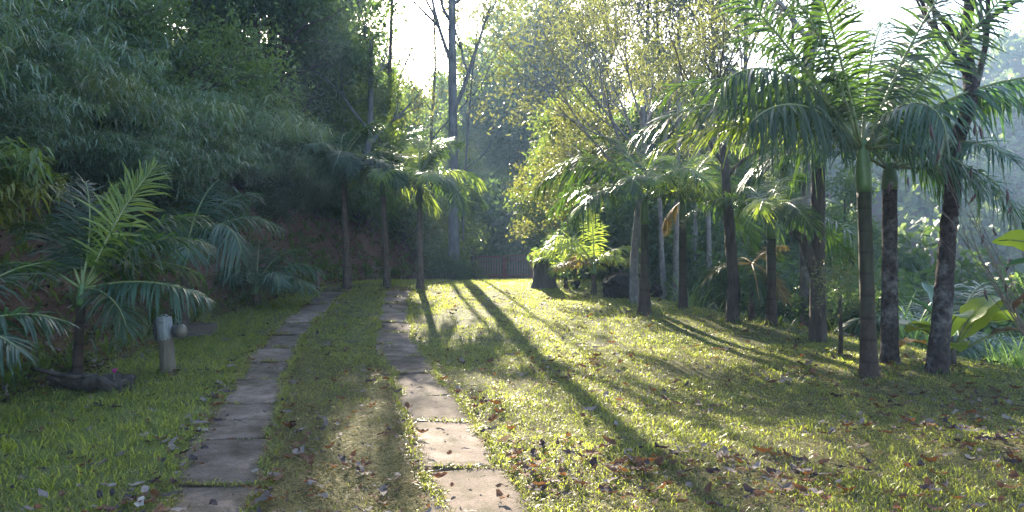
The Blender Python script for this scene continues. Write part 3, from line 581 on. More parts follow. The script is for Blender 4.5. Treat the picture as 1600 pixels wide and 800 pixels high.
trunk_tree(992, 15.6, 'leaning bushy tree with fine twigs sweeping up to the left', [990, 998, 1010, 1000], [420, 330, 260, 170], .20, 'bark_pale', limbs=[(.62, 165, 42, 2.8), (.68, 150, 50, 2.6), (.7, 175, 55, 2.6), (.75, 140, 60, 2.2), (.8, 190, 38, 2.2), (.85, 80, 60, 2.0), (.9, 30, 60, 1.7), (.95, 200, 70, 2.), (.6, 120, 30, 2.2)], nleaf=8500, sig=.2, l=.09, w_=.028, leaf='olive_leaf', depth=2, seed=7, nchild=4)
trunk_tree(215, 19.5, 'forked pale trunk standing above the bamboo on the left', [214, 216, 214, 210], [130, 60, 0, -120], .42, 'bark_grey', limbs=[(.72, 10, 60, 2.4), (.6, 170, 55, 2.2), (.85, 90, 50, 2.2), (.9, 200, 40, 2)], nleaf=3500, sig=.45, l=.17, w_=.06, leaf='dark_leaf', depth=1, seed=8)
for k, (px_, d, top, wd) in enumerate(((340, 24, 60, .26), (362, 26, 40, .22), (432, 24, 150, .2), (562, 25, 180, .3), (585, 30, 0, .22))):
    trunk_tree(px_, d, ['thin dark trunk in the shaded wood above the bamboo, leftmost of a pair', 'thin leaning dark trunk in the wood, right one of a pair', 'short dark trunk half hidden behind the drooping bamboo', 'brown trunk just behind the leftmost grey palm', 'tall thin trunk left of the bright sky gap'][k],
               [px_+4, px_+8*(k-1), px_+10*(k-1)], [260, (top+260)/2, top-120], wd, 'bark_dark' if k != 3 else 'bark_grey', limbs=[(.6, 20, 50, 2.5), (.7, 170, 50, 2.5), (.85, 80, 50, 2.2), (.95, 260, 50, 2)], nleaf=3800 if k < 3 else 650, sig=.5, l=.17, w_=.06, leaf='dark_leaf', depth=1, seed=20+k)
ORD = ['leftmost', 'second from the left', 'third from the left', 'fourth from the left', 'fifth from the left', 'third from the right', 'second from the right', 'rightmost']
for k, (px_, d) in enumerate(((1040, 19), (1056, 17.6), (1078, 20), (1095, 21), (1108, 18.2))):
    trunk_tree(px_, d, (ORD[:4]+ORD[-1:])[k]+' of the five thin pale trunks behind the green stemmed palm', [px_+6*(k % 3-1), px_+10*(k % 3-1), px_+8], [400, 300, 120], .15, 'bark_pale', limbs=[(.7, 20, 60, 1.5), (.85, 170, 60, 1.5)], nleaf=700, sig=.3, l=.1, w_=.035, leaf='olive_leaf', depth=1, seed=30+k, group='pale trunks on the slope behind the palms')
for k, (px_, d) in enumerate(((945, 30), (1000, 27), (1040, 31), (1062, 26), (1100, 33), (1122, 29), (1170, 27), (1225, 31))):
    trunk_tree(px_, d, ORD[k]+' of eight tall thin open crowned trees behind the palms', [px_+8*math.sin(k*2.), px_+14*math.sin(k*2.), px_+16*math.sin(k*2.+.4)], [250, 100, -70], .26, 'bark_grey', limbs=[(.5+.05*j, j*137+k*40, 52, 3.0-.2*j) for j in range(8)], nleaf=3300, sig=.3, l=.2, w_=.065, leaf='euc_leaf' if k % 2 else 'olive_leaf', depth=2, seed=40+k, group='tall thin trees behind the right hand palms')

# ------------------------------------------------------------------ forest behind
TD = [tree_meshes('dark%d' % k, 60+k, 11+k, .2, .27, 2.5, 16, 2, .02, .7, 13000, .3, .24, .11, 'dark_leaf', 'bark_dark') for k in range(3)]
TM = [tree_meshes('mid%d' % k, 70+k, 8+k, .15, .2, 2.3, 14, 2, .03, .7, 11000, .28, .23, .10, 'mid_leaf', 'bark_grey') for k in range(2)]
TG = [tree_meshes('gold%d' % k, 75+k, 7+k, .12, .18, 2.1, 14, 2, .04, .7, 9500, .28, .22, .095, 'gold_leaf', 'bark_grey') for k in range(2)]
TE = [tree_meshes('euc%d' % k, 80+k, 16+2*k, .22, .35, 2.7, 15, 2, .05, .6, 9500, .34, .36, .13, 'euc_leaf', 'bark_grey') for k in range(2)]
SH = tree_meshes('shrub', 95, 1.3, .05, .08, 1.0, 14, 2, .02, .8, 11000, .13, .075, .03, 'mid_leaf', 'bark_dark', flare=1)
BU = [tree_meshes('bush%d' % k, 90+k, 1.3, .05, .08, 1.0, 13, 2, .02, .8, 5200, .16, .15, .07, ['dark_leaf', 'mid_leaf', 'gold_leaf'][k], 'bark_dark', flare=1) for k in range(3)]
rng = np.random.default_rng(99); random.seed(4)
def forest(spots, kinds, name, label, group, cat='tree', smin=.85, smax=1.15):
    for px_, d, s in spots:
        x = at(px_, d); ms = kinds[rng.integers(0, len(kinds))]
        plant_tree(name, ms, x, d, label, group, rng.uniform(0, 6.28), s*rng.uniform(smin, smax), cat=cat)
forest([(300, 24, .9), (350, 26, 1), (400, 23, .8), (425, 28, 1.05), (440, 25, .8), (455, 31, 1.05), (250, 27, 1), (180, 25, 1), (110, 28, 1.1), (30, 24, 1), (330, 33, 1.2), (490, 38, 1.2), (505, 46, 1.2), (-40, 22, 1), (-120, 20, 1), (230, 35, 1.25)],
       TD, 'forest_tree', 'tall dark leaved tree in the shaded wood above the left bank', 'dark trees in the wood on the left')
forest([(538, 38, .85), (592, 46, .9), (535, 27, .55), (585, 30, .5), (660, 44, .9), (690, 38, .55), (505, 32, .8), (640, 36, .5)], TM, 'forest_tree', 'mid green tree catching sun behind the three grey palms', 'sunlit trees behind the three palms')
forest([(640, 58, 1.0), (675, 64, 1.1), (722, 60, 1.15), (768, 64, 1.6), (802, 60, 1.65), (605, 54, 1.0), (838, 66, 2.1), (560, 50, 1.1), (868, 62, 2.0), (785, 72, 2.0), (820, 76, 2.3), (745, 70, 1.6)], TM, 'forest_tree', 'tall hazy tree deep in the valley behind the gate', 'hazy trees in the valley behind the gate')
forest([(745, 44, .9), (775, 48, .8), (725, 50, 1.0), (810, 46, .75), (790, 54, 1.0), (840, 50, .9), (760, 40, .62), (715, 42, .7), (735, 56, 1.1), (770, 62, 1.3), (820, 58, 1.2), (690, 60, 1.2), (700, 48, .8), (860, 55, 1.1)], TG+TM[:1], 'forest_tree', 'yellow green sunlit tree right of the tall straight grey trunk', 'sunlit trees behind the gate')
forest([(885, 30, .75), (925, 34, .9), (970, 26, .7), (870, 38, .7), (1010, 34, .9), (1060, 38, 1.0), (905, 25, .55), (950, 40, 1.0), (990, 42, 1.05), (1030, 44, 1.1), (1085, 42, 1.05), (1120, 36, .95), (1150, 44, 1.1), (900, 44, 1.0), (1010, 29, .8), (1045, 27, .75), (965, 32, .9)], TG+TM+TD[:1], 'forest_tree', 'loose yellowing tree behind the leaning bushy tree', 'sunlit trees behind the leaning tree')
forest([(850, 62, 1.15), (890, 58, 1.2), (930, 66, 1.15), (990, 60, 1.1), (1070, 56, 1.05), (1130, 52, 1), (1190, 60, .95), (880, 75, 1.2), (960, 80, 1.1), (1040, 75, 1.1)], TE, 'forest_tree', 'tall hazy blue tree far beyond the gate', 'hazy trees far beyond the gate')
forest([(750, 35, 1.5), (785, 35.5, 1.5), (815, 36, 1.6), (760, 38, 2.3), (790, 37, 2.6), (730, 39, 3.0), (850, 40, 3.0), (875, 44, 3.2), (700, 37, 2.4), (820, 36, 1.6), (848, 38, 1.8), (722, 36, 1.3), (870, 35, 1.4), (700, 33, 1.2), (805, 40, 2.0), (770, 41, 2.0), (840, 42, 2.2), (900, 36, 1.9)], BU[:1], 'bush', 'dark bush in the shaded hollow behind the wooden gate', 'dark bushes behind the gate', 'bush')
forest([(708, 22.6, .42), (690, 23.2, .4), (722, 22.4, .2)], BU[:2], 'bush', 'small leafy shrub at the foot of the tall straight grey tree', 'shrubs at the foot of the tall tree', 'bush')
forest([(560, 23.5, .8), (585, 26, .9), (630, 26, .9), (668, 27, .8), (690, 25.5, .7), (612, 29, 1.2), (520, 24, .9), (648, 30, 1.2), (545, 28, 1.2), (675, 32, 1.3), (695, 29, 1.)], [BU[1], BU[2], BU[1]], 'bush', 'leafy bush on the bare bank behind the three grey palms', 'bushes on the far bank', 'bush')
forest([(1110, 19, 1.0), (1150, 17.5, 1.0), (1190, 20, 1.3), (1240, 18, 1.2), (1310, 17, 1.3), (1350, 19, 1.6), (1400, 20, 1.7), (1450, 18, 1.5), (1505, 20, 1.8), (1560, 17, 1.4), (1600, 19, 1.7), (1060, 22, 1.4), (1230, 24, 1.9), (1330, 25, 2.2), (1120, 26, 2.2), (1420, 27, 2.4), (1530, 28, 2.4), (1650, 22, 2), (1010, 24, 1.7), (960, 22, 1.2), (1300, 14.2, .7), (1340, 13, .6), (1420, 14.5, .9), (1500, 15.5, 1.1), (1570, 14.5, 1.0), (1460, 21, 1.9), (1380, 22, 1.9), (1540, 22, 2.1), (1620, 24, 2.2)], BU[:1], 'bush', 'dark bush on the shaded valley side behind the right hand trunks', 'bushes on the valley side', 'bush', .9, 1.2)
forest([(1440, 36, 1.7), (1520, 40, 1.9), (1590, 38, 1.8), (1480, 46, 2.2), (1560, 48, 2.2), (1410, 44, 2.1), (1640, 42, 2)], [BU[2], BU[1]], 'bush', 'hazy pale bush down in the valley on the right', 'hazy bushes in the valley', 'bush', .9, 1.2)
forest([(1180, 30, .6), (1250, 34, .65), (1330, 38, .7), (1290, 30, .55), (1390, 42, .6), (1210, 26, .6), (1150, 28, .65), (1260, 24, .5), (1320, 28, .55), (1380, 32, .5), (1100, 25, .6)], TD, 'forest_tree', 'dark tree down the valley side behind the right hand palms', 'dark trees on the valley side')
# dark bushes at the top and foot of the left bank
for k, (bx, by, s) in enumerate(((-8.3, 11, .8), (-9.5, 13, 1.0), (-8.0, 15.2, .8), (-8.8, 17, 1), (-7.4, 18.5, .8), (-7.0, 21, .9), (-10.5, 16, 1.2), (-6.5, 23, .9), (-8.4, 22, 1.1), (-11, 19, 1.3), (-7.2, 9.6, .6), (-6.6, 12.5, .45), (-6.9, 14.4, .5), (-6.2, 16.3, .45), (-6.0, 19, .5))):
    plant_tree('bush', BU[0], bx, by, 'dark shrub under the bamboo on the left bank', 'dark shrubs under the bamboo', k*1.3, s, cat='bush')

for k, (bx, by, s) in enumerate(((-9.6, 14.5, 1.6), (-8.6, 18.5, 1.9), (-10.6, 18, 2.0), (-8.8, 20.5, 1.9), (-7.6, 22.5, 1.7), (-11.5, 16.5, 1.9), (-7.9, 16.8, 1.3))):
    plant_tree('bush', SH, bx, by, 'leafy green shrub pushing up through the bamboo on the left bank', 'leafy shrubs among the bamboo', k*1.7, s, cat='bush')

# wooded hillsides far away: one mass
def hill_wood(seed, n, x0, x1, y0, y1, H, q):
    rng = np.random.default_rng(seed); x = rng.uniform(x0, x1, n); y = rng.uniform(y0, y1, n); z = G(x, y); hh = H*rng.uniform(.5, 1.2, n)
    c = rng.normal(0, 1, (n, q, 3)); c = c/np.linalg.norm(c, axis=-1, keepdims=True)*rng.uniform(.55, 1, (n, q, 1))
    c = c*np.stack([hh*.38, hh*.38, hh*.45], -1)[:, None]+np.stack([x, y, z+hh*.55], -1)[:, None]
    return leafgeo(c.reshape(-1, 3), rng, 1.0, .75, .2)
g = Geo(); g.add(*hill_wood(1, 520, -45, 70, 62, 150, 7, 90)); g.add(*hill_wood(2, 700, 40, 150, 55, 125, 3.6, 55)); g.add(*hill_wood(5, 160, 14, 60, 36, 62, 3.5, 80))
tag(obj('hillside_wood', g.mesh('hillside_wood', M['far_leaf'], False)), 'hazy wooded hillsides beyond the garden', 'woodland', kind='stuff')

# ------------------------------------------------------------------ bamboo on the left bank
def bamboo_meshes(seed, nc, L, leaf, lw=.03, ll=.25):
    rng = np.random.default_rng(seed); g, gl = Geo(), Geo(); C_ = []
    for k in range(nc):
        az = rng.normal(-25, 48) if k % 5 else rng.uniform(0, 360); e = rng.uniform(52, 84); n = 16; s = np.linspace(0, 1, n); ee = np.radians(e-rng.uniform(75, 125)*s**1.5); Lk = L*rng.uniform(.6, 1.15)
        st = Lk/(n-1); h = np.concatenate([[0], np.cumsum(np.cos(ee[:-1])*st)]); z = np.concatenate([[0], np.cumsum(np.sin(ee[:-1])*st)])
        b = rng.normal(0, .16, 2); P = np.stack([b[0]+h*math.cos(R(az)), b[1]+h*math.sin(R(az)), z], -1); tube(g, P, .011*(1-.8*s)+.002, 5, cap=False)
        for j in range(5, n):
            for q in range(2):
                a2 = rng.uniform(0, 6.28); l2 = rng.uniform(.12, .5); tip = P[j]+np.array([math.cos(a2)*l2, math.sin(a2)*l2, rng.uniform(-.25, .12)])
                tube(g, [P[j], (P[j]+tip)/2+np.array([0, 0, .05]), tip], [.004, .003, .002], 3, cap=False); C_ += [tip, (P[j]+tip)/2+np.array([0, 0, .03])]
    C_ = np.array(C_); m_ = 8; n = len(C_)*m_; c = np.repeat(C_, m_, 0)+rng.normal(0, .02, (n, 3)); az = rng.uniform(0, 6.28, n); el = rng.uniform(-.9, .35, n)
    d = np.stack([np.cos(az)*np.cos(el), np.sin(az)*np.cos(el), np.sin(el)], -1); s_ = nrm(np.cross(d, np.array([[0, 0, 1.]])+rng.normal(0, .25, (n, 3)))); l_ = (ll*rng.uniform(.6, 1.2, n))[:, None]; w2 = lw*l_/ll
    p1 = c+d*l_*.45; p2 = c+d*l_*.95-np.array([[0, 0, 1.]])*l_*.42
    V = np.stack([c, p1-s_*w2*.6, p1+s_*w2*.6, p2], 1); k = np.arange(n)[:, None]*4
    gl.add(V.reshape(-1, 3), None, np.concatenate([k+np.array([[0, 1, 2]]), k+np.array([[1, 3, 2]])]))
    return g.mesh('culms', M['culm']), gl.mesh('foliage', M[leaf], False)
M['bamboo_pale'] = leaf_mat('bamboo_pale', [(0, (.06, .10, .04)), (.6, (.12, .17, .08)), (1, (.24, .24, .13))], (.26, .34, .08), .34, .35, .6, .3)
BM = [bamboo_meshes(100+k, 16, 2.7, 'bamboo_pale' if k in (1, 4) else 'bamboo_leaf', .017+.004*(k % 3), .18+.045*(k % 3)) for k in range(5)]
rng = np.random.default_rng(17); nb = 0
for k in range(76):
    by = 10.5+14*((k*.618) % 1); t_ = 1.75+6.4*((k*.414+.1) % 1)*(.45 if by > 20 else 1); bx = float(np.interp(by, BY, BX))-t_
    if bx/by*1200+800 < -260: continue
    b = empty('bamboo_plant', (bx, by, gz(bx, by)-.05), ('blue green' if (k*3+k//5) % 5 not in (1, 4) else 'pale yellowish green')+' feathery bamboo arching over the left bank', 'bamboo', 'bamboo on the left bank', rng.uniform(-.5, .5))
    ms = BM[(k*3+k//5) % 5]; s = rng.uniform(.65, 1.3)*(1 if by < 18 else .85)
    tag(obj('culms', ms[0], b, sc=s), kind='stuff'); tag(obj('foliage', ms[1], b, sc=s), kind='stuff')
yb = bamboo_meshes(130, 5, 1.3, 'mid_leaf', .026, .22); yc = bamboo_meshes(131, 2, .95, 'yellow_leaf', .03, .26)
b = empty('fern_plant', (-6.7, 9.3, gz(-6.7, 9.3)+.1), 'yellow green sunlit ferny plant at the left edge above the young palm', 'plant')
tag(obj('stems', yb[0], b), kind='stuff'); tag(obj('foliage', yb[1], b), kind='stuff'); yo = tag(obj('sunlit_foliage', yc[1], b, (.2, -.3, -.25)), 'yellow sunlit drooping leaves', kind='stuff')

# ------------------------------------------------------------------ low plants
def strap_leaf(L, e0, arch, wmax, n=9, tip=.02, fold=.25, wave=0, seed=0, peak=.45):
    rng = np.random.default_rng(seed); s = np.linspace(0, 1, n); e = np.radians(e0-arch*s**1.4); st = L/(n-1)
    P = np.zeros((n, 3)); P[1:, 0] = np.cumsum(np.cos(e[:-1])*st); P[1:, 2] = np.cumsum(np.sin(e[:-1])*st)
    f = np.clip(np.minimum(s/peak, 1)**.7, 0, 1)*np.clip((1-s)/(1-peak), 0, 1)**.45; w_ = wmax*.5*np.maximum(f, tip)
    N_ = np.stack([-np.sin(e), 0*e, np.cos(e)], -1); Y = np.array([0, 1., 0]); wv = wave*np.sin(s*23+seed)
    V = np.stack([P-Y*w_[:, None]+N_*(w_*fold+wv)[:, None], P, P+Y*w_[:, None]+N_*(w_*fold-wv)[:, None]], 1).reshape(-1, 3)
    i = np.arange(n-1)[:, None]*3; Q = np.concatenate([i+np.array([[0, 1, 4, 3]]), i+np.array([[1, 2, 5, 4]])]); return V, Q, P
def rot_z(V, a):
    ca, sa = math.cos(a), math.sin(a); V = np.array(V); x = V[:, 0]*ca-V[:, 1]*sa; y = V[:, 0]*sa+V[:, 1]*ca; V[:, 0] = x; V[:, 1] = y; return V
def big_leaf(parent, base, az, pet, L, e0, arch, wmax, mat, roll=0, seed=0, label=None):
    g = Geo(); V, Q, P = strap_leaf(L, e0, arch, wmax*1.2, 12, .03, .22, .012, seed, .35); g.add(V, Q)
    off = np.array([math.cos(R(e0+8))*pet, 0, math.sin(R(e0+8))*pet]); g.V[0] = g.V[0]+off
    o = obj('leaf', g.mesh('leaf', M[mat]), parent, base, (R(roll), 0, R(az))); o['label'] = label or 'large paddle shaped leaf'
    if not label: del o['label']
    g = Geo(); tube(g, np.concatenate([[np.zeros(3)], P[:-1]+off-np.array([0, 0, .006])]), np.linspace(.016, .004, len(P)), 6); obj('midrib', g.mesh('midrib', M['rachis']), o); return o
x, y, z = gp(1484, 9.9)
bn = empty('banana_plant', (x, y, z), 'young banana plant with glowing yellow green leaves beside the curved trunk', 'plant')
for az, pet, L, e0, ar, wd, mt, ro, lb in ((200, .25, .62, 42, 75, .36, 'banana_leaf', 0, None), (265, .28, .72, 62, 95, .40, 'banana_leaf', 10, None), (330, .28, .70, 52, 70, .36, 'banana_leaf', -25, None),
        (20, .25, .8, 62, 45, .30, 'banana_leaf', 20, None), (120, .3, .75, 75, 35, .30, 'banana_dark', 0, 'tall dark green leaf'), (160, .3, .7, 68, 60, .32, 'banana_dark', 0, 'dark green leaf'), (10, .4, .7, 62, 70, .34, 'banana_leaf', 10, None), (190, .45, .5, 38, 80, .34, 'banana_leaf', 0, None), (350, .4, .7, 45, 75, .38, 'banana_leaf', -15, None),
        (192, .4, .4, 18, 60, .24, 'banana_orange', 0, 'orange dying leaf'), (205, .3, .5, 48, 75, .3, 'banana_leaf', 0, None), (345, .5, .6, 25, 60, .22, 'banana_dead', 0, 'withered grey leaf'), (250, .22, .5, 30, 80, .3, 'banana_leaf', 0, None)):
    big_leaf(bn, (0, 0, .08), az, pet, L, e0, ar, wd, mt, ro, int(az), lb)
g = Geo(); tube(g, [(0, 0, -.1), (0, 0, .15), (.01, 0, .35)], [.09, .07, .03], 10); obj('stem', g.mesh('stem', M['stump_wood']), bn)
x = at(1735, 6.6)
bn = empty('banana_plant', (x, 6.6, gz(x, 6.6)), 'banana plant at the right edge with one bright leaf and brown dead leaves', 'plant')
for az, pet, L, e0, ar, wd, mt, ro, lb in ((168, .3, .75, 62, 45, .24, 'banana_dark', 0, None), (185, .25, .8, 46, 70, .26, 'banana_leaf', 40, 'bright sunlit leaf'), (172, .2, .75, 22, 60, .2, 'banana_dark', 20, None), (190, .2, .7, 8, 70, .3, 'banana_dead', 0, 'brown dead leaf'), (160, .2, .6, -5, 60, .3, 'banana_dead', 0, 'brown dead leaf'), (20, .3, .8, 60, 60, .3, 'banana_dark', 0, None), (90, .3, .8, 65, 60, .3, 'banana_dark', 0, None), (178, .25, .35, 0, 40, .14, 'banana_orange', 0, 'small orange leaf')):
    big_leaf(bn, (0, 0, 1.25), az, pet, L, e0, ar, wd, mt, ro, int(az)+3, lb)
g = Geo(); tube(g, [(0, 0, -.1), (0, 0, .5), (.01, 0, 1.3)], [.11, .1, .06], 10); obj('stem', g.mesh('stem', M['stump_wood']), bn)
def reed_mesh(seed, n, L, w_, mat='reed_leaf', e=(55, 88), sp=.15):
    rng = np.random.default_rng(seed); g = Geo()
    for k in range(n):
        V, Q, _ = strap_leaf(L*rng.uniform(.5, 1.15), rng.uniform(*e), rng.uniform(15, 110), w_*rng.uniform(.7, 1.2), 7, .04, .3, 0, 0, .3)
        g.add(rot_z(V, rng.uniform(0, 6.28))+np.array([*rng.normal(0, sp, 2), 0]), Q)
    return g.mesh('blades', M[mat])
RM = [reed_mesh(k, 60, 1.15, .03) for k in range(3)]
for k, (px_, d, s, lb) in enumerate(((1425, 11.8, 1.0, 'tall green reed clump left of the curved trunk'), (1530, 12.2, 1.15, 'tall green reed clump behind the young banana plant'), (1560, 13.5, 1.2, None), (1595, 11.5, 1.0, None), (1490, 13.5, 1.1, None), (1575, 10.2, .6, None), (1075, 17, 1.0, 'reed clump among the pale trunks behind the green stemmed palm'), (1600, 9.8, .6, None), (1440, 13.8, 1.2, None), (1620, 12.5, 1.2, None))):
    x, y, z = gp(px_, d); z = max(z, -1.0)
    tag(obj('reed_clump', RM[k % 3], None, (x, y, gz(x, y)-.02), (0, 0, k*1.1), s), lb or 'arching green reed clump on the slope at the right edge', 'reeds', 'reed clumps on the right', 'thing')
# seedling with feathery crown between the trunks
x, y, z = gp(1313, 10.4)
sp = empty('sapling', (x, y, z), 'thin dark sapling with a feathery grey green top left of the large near palm', 'sapling')
g = Geo(); tube(g, [(0, 0, -.05), (.01, 0, .3), (-.01, 0, .62), (.0, 0, .8)], [.035, .03, .024, .015], 8, .08, np.random.default_rng(1)); obj('trunk', g.mesh('trunk', M['bark_dark']), sp)
rg = np.random.default_rng(3); c = rg.normal(0, 1, (900, 3))*np.array([.2, .2, .18])+np.array([0, 0, .98]); g = Geo(); g.add(*leafgeo(c, rg, .06, .018, .4)); tag(obj('crown', g.mesh('crown', M['olive_leaf'], False), sp), kind='stuff')
# dry stalks hung with dark pods
x, y, z = gp(1660, 7.4)
ds = empty('pod_shrub', (x, y, z), 'bare dry shrub of thin stalks hung with dark seed pods at the right edge', 'shrub')
rg = np.random.default_rng(12); gs = Geo(); pods = []
for k in range(15):
    az = rg.uniform(0, 6.28); d_ = np.array([math.cos(az)*.3-.32, math.sin(az)*.3, 1]); out, tips = [], []
    grow(rg, (0, 0, 0), d_, rg.uniform(1.5, 2.3), .009, 1, .03, .05, out, tips, 2, .3, .004)
    for a, b_ in out: tube(gs, a, b_, 5, cap=False)
    pods += [tips[i_] for i_ in rg.integers(0, len(tips), 3)]
tag(obj('stalks', gs.mesh('stalks', M['twig']), ds), kind='stuff')
g = Geo(); V = []; n = 8; th = np.linspace(0, 2*np.pi, n, endpoint=False); zz = np.linspace(0, -.13, 7); tube(g, np.stack([.008*np.sin(zz*30), 0*zz, zz], -1), [.003, .009, .013, .014, .012, .008, .002], 7); pm = g.mesh('seed_pod', M['pod'])
for p_ in pods: obj('seed_pod', pm, ds, p_, (rg.normal(0, .2), rg.normal(0, .2), rg.uniform(0, 6)), rg.uniform(.7, 1.2))

# ------------------------------------------------------------------ gate, posts, stump, boulders, planters
D = 30; zb = gz(at(785, D), D)
gt = empty('gate', (at(785, D), D, zb), 'low dark red wooden picket gate across the end of the lawn', 'gate')
def gx_(px_): return at(px_, D)-at(785, D)
def bx_(name, c, s, mat, bev=.006, label=None):
    g = Geo(); box(g, (0, 0, 0), s, 0, bev); o = obj(name, g.mesh(name, M[mat], False), gt, c)
    if label: o['label'] = label
bx_('gate_post', (gx_(788.5), 0, .40), (.17, .10, .86), 'rail_wood'); bx_('gate_post', (gx_(830), 0, .42), (.16, .10, .9), 'rail_wood')
bx_('top_rail', (gx_(765), -.03, .88), (1.08, .12, .05), 'rail_wood'); bx_('top_rail', (gx_(810), -.03, .905), (1.12, .13, .055), 'rail_wood')
bx_('bottom_rail', (gx_(764), 0, .12), (1.0, .07, .10), 'rail_wood'); bx_('bottom_rail', (gx_(809), 0, .14), (.88, .07, .10), 'rail_wood'); bx_('middle_rail', (gx_(809), .02, .77), (.88, .05, .07), 'rail_wood')
g = Geo(); box(g, (0, 0, 0), (.052, .028, .74), 0, .005); pk = g.mesh('picket', M['picket_wood'], False)
for px_ in list(np.linspace(746, 782, 10))+list(np.linspace(796, 824, 8)): obj('picket', pk, gt, (gx_(px_), -.055, .5), (0, R(random.uniform(-1, 1)), 0))
x, y, z = gp(740, 28.5)
g = Geo(); tube(g, [(0, 0, -.1), (0, 0, .6), (.01, 0, 1.25), (.01, 0, 1.32)], [.13, .125, .12, .05], 10, .05, np.random.default_rng(2))
tag(obj('wooden_post', g.mesh('wooden_post', M['bark_dark']), None, (x, y, z)), 'tall dark wooden post at the left end of the picket gate', 'post')
for px_, d, lb in ((497, 17.6, 'thin weathered stake at the foot of the left bank'), (691, 24, 'short pale stake with a notched top near the gate')):
    x, y, z = gp(px_, d); st = empty('stake', (x, y, z), lb, 'stake'); g = Geo(); tube(g, [(0, 0, -.1), (0, 0, .3), (.005, 0, .44)], [.045, .043, .04], 9, .05, np.random.default_rng(int(px_))); obj('shaft', g.mesh('shaft', M['post_wood']), st)
    g = Geo(); box(g, (.03, 0, .45), (.10, .05, .05), 0, .008); obj('cap', g.mesh('cap', M['white_paint'], False), st)
# stump
x, y, z = gp(849, 18.6)
st = empty('tree_stump', (x, y, z), 'dark tree stump with green plants growing on its top', 'stump'); rg = np.random.default_rng(6); g = Geo()
hh = np.linspace(-.1, .64, 10); k = 22; th = np.linspace(0, 2*np.pi, k, endpoint=False); V = []
for h in hh:
    fl = 1+.38*math.exp(-max(h, 0)/.14)*(1+.35*np.cos(th*5+1)); r_ = .235*fl*(1+.05*np.sin(th*9)+.03*rg.normal(size=k)); V.append(np.stack([r_*np.cos(th)+.06*(.64-h)*(np.cos(th) > 0), r_*np.sin(th), np.full(k, h)+(.05*np.sin(th*3)+.03*rg.normal(size=k))*(h > .6)], -1))
V = np.concatenate(V+[np.array([[0, 0, .55]])]); i = np.arange(9)[:, None]*k; j = np.arange(k)[None]; Q = np.stack([i+j, i+(j+1) % k, i+k+(j+1) % k, i+k+j], -1).reshape(-1, 4); jj = np.arange(k)
g.add(V, Q, np.stack([9*k+jj, 9*k+(jj+1) % k, np.full(k, 10*k)], -1)); obj('wood', g.mesh('wood', M['stump_wood']), st)
fm = reed_mesh(31, 40, .3, .022, 'fern_leaf', (30, 80), .09); tag(obj('fern_tuft', fm, None, (x, y, z+.56)), 'tuft of green plants growing on the dark tree stump', 'plant', kind='thing')
def rock(px_, d, sx, sy, sz, label, seed, mat='charred', name='boulder'):
    import bmesh
    bm = bmesh.new(); bmesh.ops.create_icosphere(bm, subdivisions=4, radius=1); V = np.array([v.co[:] for v in bm.verts])
    rg = np.random.default_rng(seed); D_ = nrm(rg.normal(0, 1, (16, 3))); lim = rg.uniform(.5, .95, 16); rr = np.ones(len(V))
    for dv, l_ in zip(D_, lim):
        dt = V@dv; rr = np.minimum(rr, np.where(dt > .05, l_/np.maximum(dt, .05), 9))
    rr *= 1+.3*(vnoise(V[:, 0]+V[:, 2]*.7, V[:, 1]+V[:, 2]*.6, 4, seed)-.5)+.2*(vnoise(V[:, 0]-V[:, 2], V[:, 1]+.5*V[:, 2], 9, seed)-.5)
    for v, r1 in zip(bm.verts, rr): v.co = v.co*r1
    me = bpy.data.meshes.new(name); bm.to_mesh(me); bm.free(); me.materials.append(M[mat])
    x, y, z = gp(px_, d); tag(obj(name, me, None, (x, y, z+sz*.72), (0, 0, seed), (sx, sy, sz)), label, 'boulder')
rock(968, 16.6, .52, .42, .38, 'large black jagged boulder at the lawn edge behind the slender palm', 3)
rock(1021, 16.9, .2, .2, .2, 'smaller black block just right of the slender palm base', 5)
rock(900, 18.3, .16, .15, .13, 'small dark rock between the tree stump and the young sunlit palm', 8)
# left post with a painted top and a round lantern at its side
x, y, z = gp(260, 9.15)
ps = empty('wooden_post', (x, y, z), 'weathered round post with flaking white paint on its upper half', 'post'); g = Geo(); rg = np.random.default_rng(4)
tube(g, [(.02, 0, -.1), (.015, 0, .1), (0, 0, .36), (-.012, 0, .42)], [.092, .088, .086, .086], 18, .03, rg); obj('shaft', g.mesh('shaft', M['post_wood']), ps)
g = Geo(); tube(g, [(-.010, 0, .40), (-.02, 0, .55), (-.03, 0, .66), (-.03, 0, .675)], [.0875, .089, .09, .078], 18, .025, rg); obj('painted_top', g.mesh('painted_top', M['white_paint']), ps)
g = Geo(); tube(g, [(-.07, -.02, .675), (-.04, -.03, .70), (0, -.03, .70), (.03, -.02, .677)], [.012]*4, 7); obj('wire_loop', g.mesh('wire_loop', M['white_paint']), ps)
g = Geo(); tube(g, [(-.115, 0, .38), (-.135, .01, .48), (-.13, .01, .62), (-.1, 0, .65)], [.012, .028, .028, .01], 8); obj('bracket', g.mesh('bracket', M['dark_metal']), ps)
lt = empty('lantern', (x+.15, y-.01, z+.50), 'round beige lantern with dark back fixed to the side of the painted post', 'lantern')
def lathe(g, prof, k=18, c=(0, 0, 0)):
    th = np.linspace(0, 2*np.pi, k, endpoint=False); V = np.concatenate([np.stack([r_*np.cos(th), r_*np.sin(th), np.full(k, z_)], -1) for r_, z_ in prof])+np.array(c); n = len(prof)
    i = np.arange(n-1)[:, None]*k; j = np.arange(k)[None]; g.add(V, np.stack([i+j, i+(j+1) % k, i+k+(j+1) % k, i+k+j], -1).reshape(-1, 4))
g = Geo(); a = np.linspace(-np.pi/2, np.pi/2, 12); lathe(g, [(max(.001, .066*math.cos(q)), .088*math.sin(q)) for q in a]); obj('globe', g.mesh('globe', M['lantern']), lt, (.035, 0, 0))
